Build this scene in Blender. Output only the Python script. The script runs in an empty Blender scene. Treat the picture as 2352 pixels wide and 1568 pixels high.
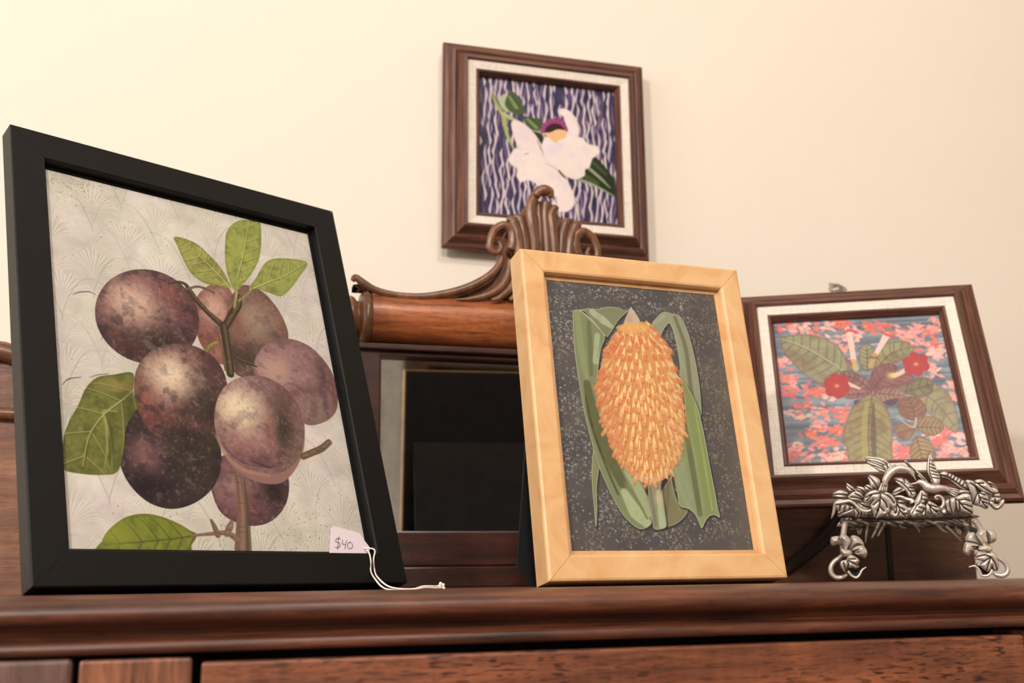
import bpy, bmesh, math, random
import numpy as np
from mathutils import Vector, Matrix

# ------------------------------------------------------------------ camera
SHELF = 1.05                      # height of the sideboard top
F, CX, CY = 2480.0, 1176.0, 784.0  # focal length in pixels of the 2352 x 1568 photograph
YAW, PITCH, ROLL = math.radians(-16.2), math.atan(556 / 2480.0), math.radians(0.9)
CAM = np.array([0.0, 0.0, SHELF + 0.0024])


def cam_axes():
    cy, sy = math.cos(YAW), math.sin(YAW)
    f = np.array([-sy * math.cos(PITCH), cy * math.cos(PITCH), math.sin(PITCH)])
    r = np.array([cy, sy, 0.0])
    u = np.cross(r, f)
    r2 = math.cos(ROLL) * r - math.sin(ROLL) * u
    u2 = math.sin(ROLL) * r + math.cos(ROLL) * u
    return r2, u2, f


CR, CU, CF = cam_axes()
scene = bpy.context.scene
cam_data = bpy.data.cameras.new('camera')
cam = bpy.data.objects.new('camera', cam_data)
scene.collection.objects.link(cam)
cam_data.sensor_width = 36.0
cam_data.lens = F / 2352.0 * 36.0
cam_data.clip_start = 0.01
cam_data.clip_end = 60
cam_data.dof.use_dof = True
cam_data.dof.focus_distance = 0.70
cam_data.dof.aperture_fstop = 8.5
M = Matrix.Identity(4)
for i in range(3):
    M[i][0], M[i][1], M[i][2], M[i][3] = CR[i], CU[i], -CF[i], CAM[i]
cam.matrix_world = M
scene.camera = cam

# ------------------------------------------------------------------ light
vs = scene.view_settings
vs.view_transform = 'Standard'
vs.look = 'None'
vs.exposure = -0.03
vs.gamma = 1.0
vs.use_curve_mapping = False
world = bpy.data.worlds.new('world')
scene.world = world
world.use_nodes = True
world.node_tree.nodes['Background'].inputs[0].default_value = (0.9, 0.95, 1.0, 1)
world.node_tree.nodes['Background'].inputs[1].default_value = 0.6


def area_light(name, loc, target, size, power, color, shape='DISK', size_y=None):
    d = bpy.data.lights.new(name, 'AREA')
    d.shape = shape
    d.size = size
    if size_y:
        d.size_y = size_y
    d.energy = power
    d.color = color
    o = bpy.data.objects.new(name, d)
    scene.collection.objects.link(o)
    o.location = loc
    o.rotation_euler = (Vector(target) - Vector(loc)).to_track_quat('-Z', 'Y').to_euler()
    return o


CEIL = 2.62
LAMPS = [(-1.8, -1.4), (-0.62, -2.4), (0.35, -0.55)]   # flush ceiling lamps; the last is an unseen one added as fill
LAMP_COL = (1.0, 0.935, 0.895)
for (lx, ly), pw, tgt in zip(LAMPS, (68, 66, 15), ((0.1, 0.9, 1.2), (0.2, 0.9, 1.2), (0.6, 0.9, 1.2))):
    area_light('ceiling_lamp_light', (lx, ly, CEIL - 0.075), tgt, 0.24, pw, LAMP_COL)
area_light('window_daylight', (-2.16, -0.4, 1.55), (0.0, -0.2, 1.3), 0.95, 15, (0.86, 0.93, 1.0), 'RECTANGLE', 1.15)

# ------------------------------------------------------------------ helpers
rng = random.Random(7)
nr = np.random.RandomState(11)


def ray(px, py):
    d = CR * ((px - CX) / F) + CU * (-(py - CY) / F) + CF
    return d


def atY(px, py, Y):
    """world point seen at a pixel, on the plane y = Y"""
    d = ray(px, py)
    return CAM + d * (Y / d[1])


def at_plane(px, py, o, n):
    d = ray(px, py)
    return CAM + d * (np.dot(np.asarray(o) - CAM, n) / np.dot(d, n))


def project(p):
    c = np.asarray(p, float) - CAM
    z = c @ CF
    return (CX + F * (c @ CR) / z, CY - F * (c @ CU) / z)


class MB:
    """collects pieces of geometry that become one mesh object"""

    def __init__(self):
        self.v, self.f, self.a, self.s = [], [], [], []

    def add(self, verts, faces, att=None, smooth=True):
        o = len(self.v)
        verts = [tuple(map(float, p)) for p in verts]
        self.v += verts
        self.f += [tuple(o + i for i in fc) for fc in faces]
        self.s += [smooth] * len(faces)
        self.a += list(att) if att is not None else [0.0] * len(verts)
        return self

    def box(self, x0, x1, y0, y1, z0, z1, bev=0.0):
        if bev <= 0:
            V = [(x, y, z) for x in (x0, x1) for y in (y0, y1) for z in (z0, z1)]
            self.add(V, [(0, 1, 3, 2), (4, 6, 7, 5), (0, 4, 5, 1), (2, 3, 7, 6), (0, 2, 6, 4), (1, 5, 7, 3)], smooth=False)
        else:
            bm = bmesh.new()
            bmesh.ops.create_cube(bm, size=1)
            for q in bm.verts:
                q.co = Vector(((x0 + x1) / 2 + q.co.x * (x1 - x0), (y0 + y1) / 2 + q.co.y * (y1 - y0), (z0 + z1) / 2 + q.co.z * (z1 - z0)))
            bmesh.ops.bevel(bm, geom=bm.edges[:], offset=bev, segments=2, affect='EDGES', profile=0.5)
            bm.verts.ensure_lookup_table()
            self.add([q.co for q in bm.verts], [[q.index for q in fc.verts] for fc in bm.faces], smooth=False)
            bm.free()
        return self

    def prism(self, pts, y0, y1, axis='y', smooth=False):
        """closed outline of (u, w) pushed along one axis"""
        n = len(pts)
        def put(p, t):
            return (p[0], t, p[1]) if axis == 'y' else ((t, p[0], p[1]) if axis == 'x' else (p[0], p[1], t))
        V = [put(p, y0) for p in pts] + [put(p, y1) for p in pts]
        Fc = [(i, (i + 1) % n, n + (i + 1) % n, n + i) for i in range(n)]
        self.add(V, Fc, smooth=smooth)
        self.add(V, [tuple(range(n)), tuple(range(2 * n - 1, n - 1, -1))], smooth=False)
        return self

    def tube(self, pts, rad, n=10, flat=1.0, nrm=None, cap=True, att=None):
        """tapered tube through pts; flat squashes it along nrm"""
        P = np.asarray(pts, float)
        m = len(P)
        rad = np.broadcast_to(np.asarray(rad, float), (m,))
        T = np.gradient(P, axis=0)
        T /= np.linalg.norm(T, axis=1)[:, None] + 1e-12
        up = np.asarray(nrm if nrm is not None else (0.3, -0.9, 0.2), float)
        V, A = [], []
        for i in range(m):
            b = np.cross(T[i], up)
            if np.linalg.norm(b) < 1e-6:
                b = np.cross(T[i], (1, 0, 0))
            b /= np.linalg.norm(b)
            c = np.cross(b, T[i])
            for k in range(n):
                t = 2 * math.pi * k / n
                V.append(P[i] + rad[i] * (math.cos(t) * b + flat * math.sin(t) * c))
                A.append(0.0 if att is None else att[i])
        Fc = [(i * n + k, i * n + (k + 1) % n, (i + 1) * n + (k + 1) % n, (i + 1) * n + k) for i in range(m - 1) for k in range(n)]
        if cap:
            Fc += [tuple(range(n - 1, -1, -1)), tuple(range((m - 1) * n, m * n))]
        return self.add(V, Fc, A)

    def ball(self, c, r, u=12, v=8, ax=None):
        ax = np.eye(3) if ax is None else np.asarray(ax, float)
        r = np.broadcast_to(np.asarray(r, float), (3,))
        V = []
        for i in range(v + 1):
            th = math.pi * i / v
            for k in range(u):
                ph = 2 * math.pi * k / u
                q = (r[0] * math.sin(th) * math.cos(ph), r[1] * math.sin(th) * math.sin(ph), r[2] * math.cos(th))
                V.append(np.asarray(c) + q[0] * ax[0] + q[1] * ax[1] + q[2] * ax[2])
        Fc = [(i * u + k, (i + 1) * u + k, (i + 1) * u + (k + 1) % u, i * u + (k + 1) % u) for i in range(v) for k in range(u)]
        return self.add(V, Fc)

    def build(self, name, mat, parent=None, world_pts=False, weld=False, **props):
        me = bpy.data.meshes.new(name)
        V = self.v
        if world_pts and parent is not None:
            inv = parent.matrix_world.inverted() if parent.parent is None else (parent.parent.matrix_world @ parent.matrix_local).inverted()
            V = [tuple(inv @ Vector(p)) for p in V]
        me.from_pydata(V, [], self.f)
        me.polygons.foreach_set('use_smooth', self.s)
        at = me.attributes.new('patina_shade', 'FLOAT', 'POINT')
        at.data.foreach_set('value', self.a)
        if weld:
            bm = bmesh.new()
            bm.from_mesh(me)
            bmesh.ops.remove_doubles(bm, verts=bm.verts, dist=1e-6)
            bmesh.ops.recalc_face_normals(bm, faces=bm.faces)
            bm.to_mesh(me)
            bm.free()
        me.update()
        o = bpy.data.objects.new(name, me)
        if mat is not None:
            me.materials.append(mat)
        scene.collection.objects.link(o)
        if parent is not None:
            o.parent = parent
        for k, q in props.items():
            o[k] = q
        return o


def empty(name, label, cat, mat4=None, loc=None, group=None):
    o = bpy.data.objects.new(name, None)
    scene.collection.objects.link(o)
    o.empty_display_size = 0.02
    if mat4 is not None:
        o.matrix_world = mat4
    if loc is not None:
        o.matrix_world = Matrix.Translation(loc)
    o['label'] = label
    o['category'] = cat
    if group:
        o['group'] = group
    return o


def cr(pts, n=8, closed=False):
    """Catmull-Rom through points"""
    P = np.asarray(pts, float)
    m = len(P)
    out = []
    rngk = range(m if closed else m - 1)
    for i in rngk:
        if closed:
            p0, p1, p2, p3 = P[(i - 1) % m], P[i], P[(i + 1) % m], P[(i + 2) % m]
        else:
            p0 = P[i - 1] if i > 0 else 2 * P[0] - P[1]
            p1, p2 = P[i], P[i + 1]
            p3 = P[i + 2] if i + 2 < m else 2 * P[-1] - P[-2]
        for k in range(n):
            t = k / n
            out.append(0.5 * ((2 * p1) + (-p0 + p2) * t + (2 * p0 - 5 * p1 + 4 * p2 - p3) * t * t + (-p0 + 3 * p1 - 3 * p2 + p3) * t ** 3))
    if not closed:
        out.append(P[-1])
    return np.array(out)


# ------------------------------------------------------------------ materials
def s2l(c):
    return tuple((x / 12.92 if x <= 0.04045 else ((x + 0.055) / 1.055) ** 2.4) for x in [q / 255.0 for q in c])


def new_mat(name):
    m = bpy.data.materials.new(name)
    m.use_nodes = True
    nt = m.node_tree
    b = nt.nodes['Principled BSDF']
    return m, nt, b


def node(nt, kind, **kw):
    n = nt.nodes.new(kind)
    for k, v in kw.items():
        setattr(n, k, v)
    return n


def ramp(nt, stops, src):
    r = node(nt, 'ShaderNodeValToRGB')
    els = r.color_ramp.elements
    while len(els) > 1:
        els.remove(els[-1])
    els[0].position = stops[0][0]
    els[0].color = (*stops[0][1], 1)
    for p, c in stops[1:]:
        e = els.new(p)
        e.color = (*c, 1)
    nt.links.new(src, r.inputs[0])
    return r.outputs[0]


def mapped(nt, scale, rot=(0, 0, 0), coord='Object'):
    tc = node(nt, 'ShaderNodeTexCoord')
    mp = node(nt, 'ShaderNodeMapping')
    mp.inputs['Scale'].default_value = scale
    mp.inputs['Rotation'].default_value = rot
    nt.links.new(tc.outputs[coord], mp.inputs[0])
    return mp.outputs[0]


def noise(nt, vec, scale, detail=4, rough=0.6, dist=0.0):
    n = node(nt, 'ShaderNodeTexNoise')
    n.inputs['Scale'].default_value = scale
    n.inputs['Detail'].default_value = detail
    n.inputs['Roughness'].default_value = rough
    n.inputs['Distortion'].default_value = dist
    nt.links.new(vec, n.inputs['Vector'])
    return n.outputs['Fac']


def mixc(nt, fac, a, b, blend='MIX'):
    m = node(nt, 'ShaderNodeMix', data_type='RGBA', blend_type=blend)
    for i, s in ((0, fac), (6, a), (7, b)):
        if hasattr(s, 'is_linked') or hasattr(s, 'links'):
            nt.links.new(s, m.inputs[i])
        elif i == 0:
            m.inputs[0].default_value = s
        else:
            m.inputs[i].default_value = (*s, 1)
    return m.outputs[2]


def bump(nt, b, h, strength=0.3, dist=0.001):
    n = node(nt, 'ShaderNodeBump')
    n.inputs['Strength'].default_value = strength
    n.inputs['Distance'].default_value = dist
    nt.links.new(h, n.inputs['Height'])
    nt.links.new(n.outputs[0], b.inputs['Normal'])


def flat_mat(name, col, rough=0.5, metal=0.0, spec=0.5):
    m, nt, b = new_mat(name)
    b.inputs['Base Color'].default_value = (*s2l(col), 1)
    b.inputs['Roughness'].default_value = rough
    b.inputs['Metallic'].default_value = metal
    b.inputs['Specular IOR Level'].default_value = spec
    return m


def oak_mat(name, light, mid, dark, grain='x', rough=0.32, fleck=0.0, coat=0.25):
    """quarter-sawn oak; grain gives the axis the fibres run along"""
    m, nt, b = new_mat(name)
    sc = {'x': (1.0, 14.0, 14.0), 'z': (14.0, 14.0, 1.0), 'y': (14.0, 1.0, 14.0)}[grain]
    v = mapped(nt, sc)
    g1 = noise(nt, v, 9.0, 6, 0.65, 0.6)
    big = noise(nt, mapped(nt, {'x': (3, 9, 9), 'z': (9, 9, 3), 'y': (9, 3, 9)}[grain]), 4.0, 3, 0.5, 0.4)
    base = ramp(nt, [(0.28, s2l(dark)), (0.5, s2l(mid)), (0.72, s2l(light))], g1)
    tone = ramp(nt, [(0.3, (0.55, 0.5, 0.48)), (0.65, (1.1, 1.05, 1.0))], big)
    col = mixc(nt, 0.75, base, tone, 'MULTIPLY')
    pores = noise(nt, mapped(nt, {'x': (8, 90, 90), 'z': (90, 90, 8), 'y': (90, 8, 90)}[grain]), 12.0, 2, 0.5)
    pm = ramp(nt, [(0.34, (0.35, 0.3, 0.28)), (0.43, (1, 1, 1))], pores)
    col = mixc(nt, 0.6, col, pm, 'MULTIPLY')
    if fleck > 0:
        fl = noise(nt, mapped(nt, {'x': (44, 200, 290), 'z': (290, 200, 44), 'y': (200, 44, 290)}[grain], (0, 0.05, 0)), 2.3, 1.5, 0.5, 0.15)
        fm = ramp(nt, [(0.385, (0, 0, 0)), (0.44, (1, 1, 1))], fl)
        fmask = noise(nt, mapped(nt, (9, 9, 9)), 2.2, 2, 0.5)
        fk = ramp(nt, [(0.35, (1, 1, 1)), (0.62, (0, 0, 0))], fmask)
        mm = mixc(nt, 1.0, fm, fk, 'LIGHTEN')
        dk = mixc(nt, mm, s2l((66, 34, 30)), (1, 1, 1))
        rays = noise(nt, mapped(nt, {'x': (90, 60, 9), 'z': (9, 60, 90), 'y': (60, 90, 9)}[grain]), 2.0, 2, 0.5)
        rk = ramp(nt, [(0.3, (0.82, 0.80, 0.80)), (0.55, (1, 1, 1)), (0.75, (1.22, 1.2, 1.15))], rays)
        col = mixc(nt, fleck * .8, col, rk, 'MULTIPLY')
        col = mixc(nt, fleck, col, dk, 'MULTIPLY')
    nt.links.new(col, b.inputs['Base Color'])
    b.inputs['Roughness'].default_value = rough
    b.inputs['Coat Weight'].default_value = coat
    b.inputs['Coat Roughness'].default_value = 0.22
    bump(nt, b, pores, 0.12, 0.0004)
    return m


OAK_TOP = oak_mat('oak_top', (144, 86, 56), (98, 57, 40), (48, 29, 23), 'x', 0.42, 0.0, 0.1)
OAK_DRAWER = oak_mat('oak_drawer', (164, 102, 66), (134, 80, 53), (98, 58, 41), 'x', 0.48, 0.9, 0.1)
OAK_STILE = oak_mat('oak_stile', (196, 134, 88), (132, 82, 58), (70, 42, 34), 'z', 0.42, 0.0)
OAK_POST = oak_mat('oak_post', (140, 104, 90), (110, 80, 70), (76, 54, 48), 'z', 0.5, 0.0)
OAK_BAR = oak_mat('oak_bar', (206, 132, 78), (174, 100, 56), (104, 56, 32), 'x', 0.4, 0.35, 0.12)
OAK_CARVED = oak_mat('oak_carved', (150, 104, 70), (124, 82, 54), (78, 48, 32), 'z', 0.36, 0.0)
OAK_DARK = oak_mat('oak_dark', (92, 50, 36), (70, 38, 28), (38, 22, 18), 'x', 0.38, 0.3)
OAK_PANEL = oak_mat('oak_panel', (160, 112, 80), (138, 92, 66), (100, 62, 46), 'x', 0.5, 0.3)
GAP_SHADE = flat_mat('recess_shade', (16, 14, 16), 0.8)  # carcass colour: shade of the drawer gaps painted in as near-black

m, nt, b = new_mat('black_paint')
BLACK = m
b.inputs['Base Color'].default_value = (*s2l((13, 13, 12)), 1)
b.inputs['Specular IOR Level'].default_value = 0.3
b.inputs['Roughness'].default_value = 0.45
h = noise(nt, mapped(nt, (1, 1, 1)), 900, 2)
bump(nt, b, h, 0.03, 0.0003)

m, nt, b = new_mat('maple_wood')
MAPLE = m
v = mapped(nt, (9, 9, 9))
g = noise(nt, v, 3.2, 5, 0.6, 1.4)
c = ramp(nt, [(0.3, s2l((214, 162, 108))), (0.52, s2l((226, 180, 126))), (0.75, s2l((232, 192, 140)))], g)
nt.links.new(c, b.inputs['Base Color'])
b.inputs['Roughness'].default_value = 0.38
b.inputs['Coat Weight'].default_value = 0.08


def frame_wood(name, grain):
    m, nt, b = new_mat(name)
    v = mapped(nt, {'x': (2, 60, 60), 'z': (60, 60, 2)}[grain])
    g = noise(nt, v, 9.0, 5, 0.65, 0.2)
    c = ramp(nt, [(0.3, s2l((46, 28, 22))), (0.5, s2l((92, 56, 42))), (0.72, s2l((126, 84, 64)))], g)
    nt.links.new(c, b.inputs['Base Color'])
    b.inputs['Roughness'].default_value = 0.46
    b.inputs['Specular IOR Level'].default_value = 0.42
    bump(nt, b, g, 0.1, 0.0004)
    return m


WALNUT_X, WALNUT_Z = frame_wood('walnut_x', 'x'), frame_wood('walnut_z', 'z')

m, nt, b = new_mat('linen')
LINEN = m
v1 = noise(nt, mapped(nt, (260, 30, 8)), 9, 3, 0.6)
v2 = noise(nt, mapped(nt, (8, 30, 260)), 9, 3, 0.6)
w = mixc(nt, 0.5, v1, v2)
c = ramp(nt, [(0.36, s2l((196, 182, 166))), (0.5, s2l((232, 220, 204))), (0.65, s2l((242, 232, 218)))], w)
nt.links.new(c, b.inputs['Base Color'])
b.inputs['Roughness'].default_value = 0.85
bump(nt, b, w, 0.2, 0.0003)

m, nt, b = new_mat('pewter')
PEWTER = m
at = node(nt, 'ShaderNodeAttribute', attribute_name='patina_shade')
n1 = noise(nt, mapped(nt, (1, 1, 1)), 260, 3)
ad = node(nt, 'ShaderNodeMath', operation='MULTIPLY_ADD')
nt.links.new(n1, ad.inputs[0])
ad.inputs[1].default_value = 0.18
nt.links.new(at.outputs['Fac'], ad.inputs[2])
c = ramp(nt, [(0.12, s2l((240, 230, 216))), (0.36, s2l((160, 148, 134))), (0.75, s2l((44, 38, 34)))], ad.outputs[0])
nt.links.new(c, b.inputs['Base Color'])
b.inputs['Metallic'].default_value = 0.55
b.inputs['Roughness'].default_value = 0.34
bump(nt, b, n1, 0.08, 0.0003)

DARK_METAL = flat_mat('dark_metal', (62, 58, 54), 0.45, 0.8)

m, nt, b = new_mat('mirror_silver')
MIRROR = m
b.inputs['Metallic'].default_value = 1.0
b.inputs['Roughness'].default_value = 0.03
n1 = noise(nt, mapped(nt, (1, 1, 1)), 60, 5, 0.7)
c = ramp(nt, [(0.3, (0.55, 0.56, 0.56)), (0.6, (0.7, 0.71, 0.7))], n1)
nt.links.new(c, b.inputs['Base Color'])

m, nt, b = new_mat('picture_glass')
GLASS = m
nt.nodes.remove(b)
tr = node(nt, 'ShaderNodeBsdfTransparent')
gl = node(nt, 'ShaderNodeBsdfGlossy')
gl.inputs['Roughness'].default_value = 0.02
fr = node(nt, 'ShaderNodeFresnel')
fr.inputs['IOR'].default_value = 1.18
mx = node(nt, 'ShaderNodeMixShader')
nt.links.new(fr.outputs[0], mx.inputs[0])
nt.links.new(tr.outputs[0], mx.inputs[1])
nt.links.new(gl.outputs[0], mx.inputs[2])
nt.links.new(mx.outputs[0], nt.nodes['Material Output'].inputs[0])

m, nt, b = new_mat('cream_wall')
WALL = m
n1 = noise(nt, mapped(nt, (1, 1, 1)), 1.4, 3)
c = ramp(nt, [(0.3, s2l((236, 225, 207))), (0.7, s2l((240, 230, 213)))], n1)
nt.links.new(c, b.inputs['Base Color'])
b.inputs['Roughness'].default_value = 0.75
n2 = noise(nt, mapped(nt, (1, 1, 1)), 240, 3)
bump(nt, b, n2, 0.04, 0.0006)

WHITE_PAINT = flat_mat('white_paint', (222, 222, 216), 0.5)
TRIM_BROWN = flat_mat('brown_trim', (84, 58, 44), 0.45)
FLOOR = oak_mat('floor_wood', (150, 104, 70), (120, 80, 52), (80, 52, 34), 'y', 0.4)
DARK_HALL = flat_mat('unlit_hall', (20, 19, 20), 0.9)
CARD = flat_mat('tag_card', (236, 222, 228), 0.7)
THREAD = flat_mat('cotton_thread', (240, 228, 216), 0.9)
INK = flat_mat('pencil_ink', (86, 72, 80), 0.8)
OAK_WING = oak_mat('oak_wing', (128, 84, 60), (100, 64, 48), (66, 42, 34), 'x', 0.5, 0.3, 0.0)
BACKING = flat_mat('backing_board', (26, 26, 28), 0.6)
m, nt, b = new_mat('lamp_glass')
LAMPGLASS = m
b.inputs['Base Color'].default_value = (0.95, 0.93, 0.88, 1)
b.inputs['Emission Color'].default_value = (1.0, 0.88, 0.7, 1)
b.inputs['Emission Strength'].default_value = 1.5
ART_GAIN = dict(plum=1.06, cone=0.97, orchid=0.92, blossom=0.97)
# ------------------------------------------------------------------ the room
WY = 0.972                         # face of the wall the picture hangs on
X0, X1, Y0 = -2.2, 2.8, -3.2


def struct(name, mb, mat, parent=None, **kw):
    o = mb.build(name, mat, parent, **kw)
    if parent is None:
        o['kind'] = 'structure'
    return o


struct('wall_back', MB().box(X0 - .1, X1 + .1, WY, WY + .1, 0, CEIL), WALL)
struct('floor', MB().box(X0 - .1, X1 + .1, Y0 - .1, WY + .1, -.05, 0), FLOOR)
struct('ceiling', MB().box(X0 - .1, X1 + .1, Y0 - .1, WY + .1, CEIL, CEIL + .05), flat_mat('ceiling_paint', (232, 226, 214), 0.85))
struct('wall_right', MB().box(X1, X1 + .1, Y0, WY, 0, CEIL), WALL)
# left wall with a window opening (y -0.95..0.15, z 0.95..2.15)
w = MB()
w.box(X0 - .1, X0, Y0, -0.95, 0, CEIL).box(X0 - .1, X0, 0.15, WY, 0, CEIL)
w.box(X0 - .1, X0, -0.95, 0.15, 0, 0.95).box(X0 - .1, X0, -0.95, 0.15, 2.15, CEIL)
struct('wall_left', w, WALL)
w = MB()
w.box(X0 - .06, X0 + .02, -1.02, -0.95, .9, 2.2).box(X0 - .06, X0 + .02, 0.15, 0.22, .9, 2.2)
w.box(X0 - .06, X0 + .02, -1.02, 0.22, 2.15, 2.22).box(X0 - .06, X0 + .04, -1.04, 0.24, .88, .95)
w.box(X0 - .05, X0 - .02, -1.0, 0.2, 1.53, 1.57)
win = struct('window_1', w, WHITE_PAINT)
struct('pane', MB().box(X0 - .045, X0 - .04, -0.95, 0.15, .95, 2.15), GLASS, win)
# wall behind the camera: white door on the left of an unlit hallway, both seen in the mirror
DX0, DX1, HX0, HX1, DH = 0.06, 0.90, 1.02, 2.2, 2.1
w = MB()
w.box(X0, DX0, Y0 - .1, Y0, 0, CEIL).box(HX1, X1, Y0 - .1, Y0, 0, CEIL).box(DX0, HX1, Y0 - .1, Y0, DH, CEIL).box(DX1, HX0, Y0 - .1, Y0, 0, DH)
struct('wall_front', w, WALL)
w = MB()
w.box(DX0, DX1, Y0 - .06, Y0 - .015, 0, DH, .003)
for (a, bb, c, d) in ((DX0 + .1, DX0 + .38, .2, .85), (DX0 + .46, DX0 + .74, .2, .85), (DX0 + .1, DX0 + .38, 1.0, 1.95), (DX0 + .46, DX0 + .74, 1.0, 1.95)):
    w.box(a, bb, Y0 - .015, Y0 - .004, c, d, .004)
door = struct('door_1', w, WHITE_PAINT)
k = MB().tube([(DX0 + .06, Y0 - .015, 1.0), (DX0 + .06, Y0 + .03, 1.0)], .012)
k.ball((DX0 + .06, Y0 + .05, 1.0), .028)
k.build('door_knob', DARK_METAL, door)
struct('trim_1', MB().box(DX1 + .005, HX0 - .002, Y0, Y0 + .022, 0, DH + .08, .004).box(HX1, HX1 + .09, Y0, Y0 + .022, 0, DH + .08, .004).box(HX0, HX1, Y0, Y0 + .022, DH, DH + .09, .004), TRIM_BROWN)
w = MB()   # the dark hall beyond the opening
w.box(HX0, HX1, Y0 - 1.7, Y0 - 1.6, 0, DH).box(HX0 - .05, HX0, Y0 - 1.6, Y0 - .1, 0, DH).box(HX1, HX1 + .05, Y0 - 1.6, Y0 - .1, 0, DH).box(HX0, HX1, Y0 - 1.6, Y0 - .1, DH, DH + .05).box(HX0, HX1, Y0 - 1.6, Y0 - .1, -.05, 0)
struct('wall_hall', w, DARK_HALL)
for i, (lx, ly) in enumerate(LAMPS):
    lab = ['flush round ceiling lamp nearest the window', 'flush round ceiling lamp nearest the white door', 'added flush round ceiling fill lamp nearest the framed pictures'][i]
    L = empty('ceiling_lamp', lab, 'lamp', loc=(lx, ly, CEIL))
    rim = MB()
    for q in range(24):
        t0, t1 = 2 * math.pi * q / 24, 2 * math.pi * (q + 1) / 24
        V = []
        for t in (t0, t1):
            for r_, z_ in ((.13, 0), (.15, 0), (.15, -.03), (.13, -.03)):
                V.append((r_ * math.cos(t), r_ * math.sin(t), z_))
        rim.add(V, [(0, 1, 5, 4), (1, 2, 6, 5), (2, 3, 7, 6), (3, 0, 4, 7)])
    rim.build('lamp_rim', DARK_METAL, L)
    MB().ball((0, 0, -.02), (.13, .13, .045), 20, 8).build('lamp_shade', LAMPGLASS, L)

# ------------------------------------------------------------------ sideboard
S = SHELF
SX0, SX1, SBY = -0.215, 0.777, 0.962
side = empty('sideboard', 'dark oak sideboard with a moulded top edge under the picture frames', 'sideboard', loc=(0.281, 0.73, 0))
SB = side.matrix_world.translation


def shifted(mb, off):
    mb.v = [(p[0] - off[0], p[1] - off[1], p[2] - off[2]) for p in mb.v]
    return mb


prof = [(SBY, 0), (.530, 0), (.516, -.0002), (.508, -.0010), (.5035, -.0024), (.5008, -.0044), (.4996, -.0068), (.4998, -.0090), (.5012, -.0110),
        (.5040, -.0122), (.5090, -.0130), (.5130, -.0146), (.5134, -.0168), (.5100, -.0184), (.5052, -.0192), (.5040, -.0200), (.5036, -.0222), (.5042, -.0240), (.507, -.0246), (SBY, -.0246)]
mb = MB()
n = len(prof)
V = [(SX0, y, S + z) for y, z in prof] + [(SX1, y, S + z) for y, z in prof]
mb.add(V, [(i, i + 1, n + i + 1, n + i) for i in range(n - 1)], smooth=True)
mb.add(V, [(n - 1, 0, n, 2 * n - 1), tuple(range(n)), tuple(range(2 * n - 1, n - 1, -1))], smooth=False)
shifted(mb, SB).build('sideboard_top', OAK_TOP, side)
mb = MB().box(SX0 + .02, SX1 - .02, .535, SBY - .01, .12, S - .0247)
shifted(mb, SB).build('carcass', GAP_SHADE, side)


def board(name, x0, x1, y0, y1, z0, z1, mat, bev=.0012, lab=None):
    o = shifted(MB().box(x0, x1, y0, y1, z0, z1, bev), SB).build(name, mat, side)
    if lab:
        o['label'] = lab
    return o


xd0, xd1 = 0.0045, 0.4335
board('drawer', xd0, xd1, .5062, .535, S - .16, S - .0288, OAK_DRAWER, .0014, 'flecked quarter-sawn drawer front')
board('drawer', xd0, xd1, .5062, .535, S - .31, S - .165, OAK_DRAWER, .0014)
board('drawer', xd0, xd1, .5062, .535, S - .50, S - .315, OAK_DRAWER, .0014)
board('stile', -.0452, .0006, .5056, .56, S - .93, S - .0265, OAK_STILE, .0014, 'light oak upright with vertical grain')
board('stile', .437, .486, .5056, .56, S - .93, S - .0265, OAK_STILE, .0014)
board('post', -.20, -.0478, .5052, .60, S - .93, S - .0256, OAK_POST, .002, 'greyish corner post at the left')
board('post', .489, .76, .5052, .60, S - .93, S - .0256, OAK_POST, .002)
board('lower_rail', xd0, xd1, .508, .535, S - .93, S - .505, OAK_DRAWER)
for lx in (-.19, .72):
    for ly in (.52, .91):
        board('leg', lx, lx + .045, ly, ly + .045, 0, S - .9, OAK_POST, .003)
for dz in (.09, .235, .40):
    for kx in (.10, .338):
        kb = MB().ball((kx, .494, S - dz), (.011, .008, .011), 14, 8).tube([(kx, .507, S - dz), (kx, .496, S - dz)], .005)
        shifted(kb, SB).build('drawer_knob', DARK_METAL, side)

# ------------------------------------------------------------------ mirrored back of the sideboard
HXC, HY = 0.281, 0.885
hut = empty('mirror_back', 'dark oak mirrored back with carved crest standing on the sideboard', 'mirror', loc=(HXC, .90, S))
HB = hut.matrix_world.translation


def hpart(name, mb, mat, parent=hut, **kw):
    return shifted(mb, HB).build(name, mat, parent, **kw)


def mir(p):
    p = np.array(p, float)
    p[..., 0] = 2 * HXC - p[..., 0]
    return p


BL_ = atY(852, 735, .87)[0]
HWB = HXC - BL_                     # half length of the half-round bar
zb0, zb1 = .1985, .2440
mb = MB()
pr = [(HY, zb0)] + [(HY - .002 - .026 * math.sin(math.pi * t / 16) ** 0.8, zb0 + (zb1 - zb0) * (1 - math.cos(math.pi * t / 16)) / 2) for t in range(17)] + [(HY, zb1)]
n = len(pr)
V = [(HXC - HWB, y, S + z) for y, z in pr] + [(HXC + HWB, y, S + z) for y, z in pr]
mb.add(V, [(i, i + 1, n + i + 1, n + i) for i in range(n - 1)]).add(V, [tuple(range(n)), tuple(range(2 * n - 1, n - 1, -1)), (0, n - 1, 2 * n - 1, n)], smooth=False)
hpart('half_round_rail', mb, OAK_BAR, label='reddish oak half-round rail above the mirror')
hpart('fillet', MB().box(HXC - HWB - .01, HXC + HWB + .01, .868, HY, S + .1935, S + .1985, .001), OAK_DARK)
hpart('fillet', MB().box(HXC - HWB - .01, HXC + HWB + .01, .8745, HY, S + .1895, S + .1935, .0008), OAK_DARK)
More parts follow.
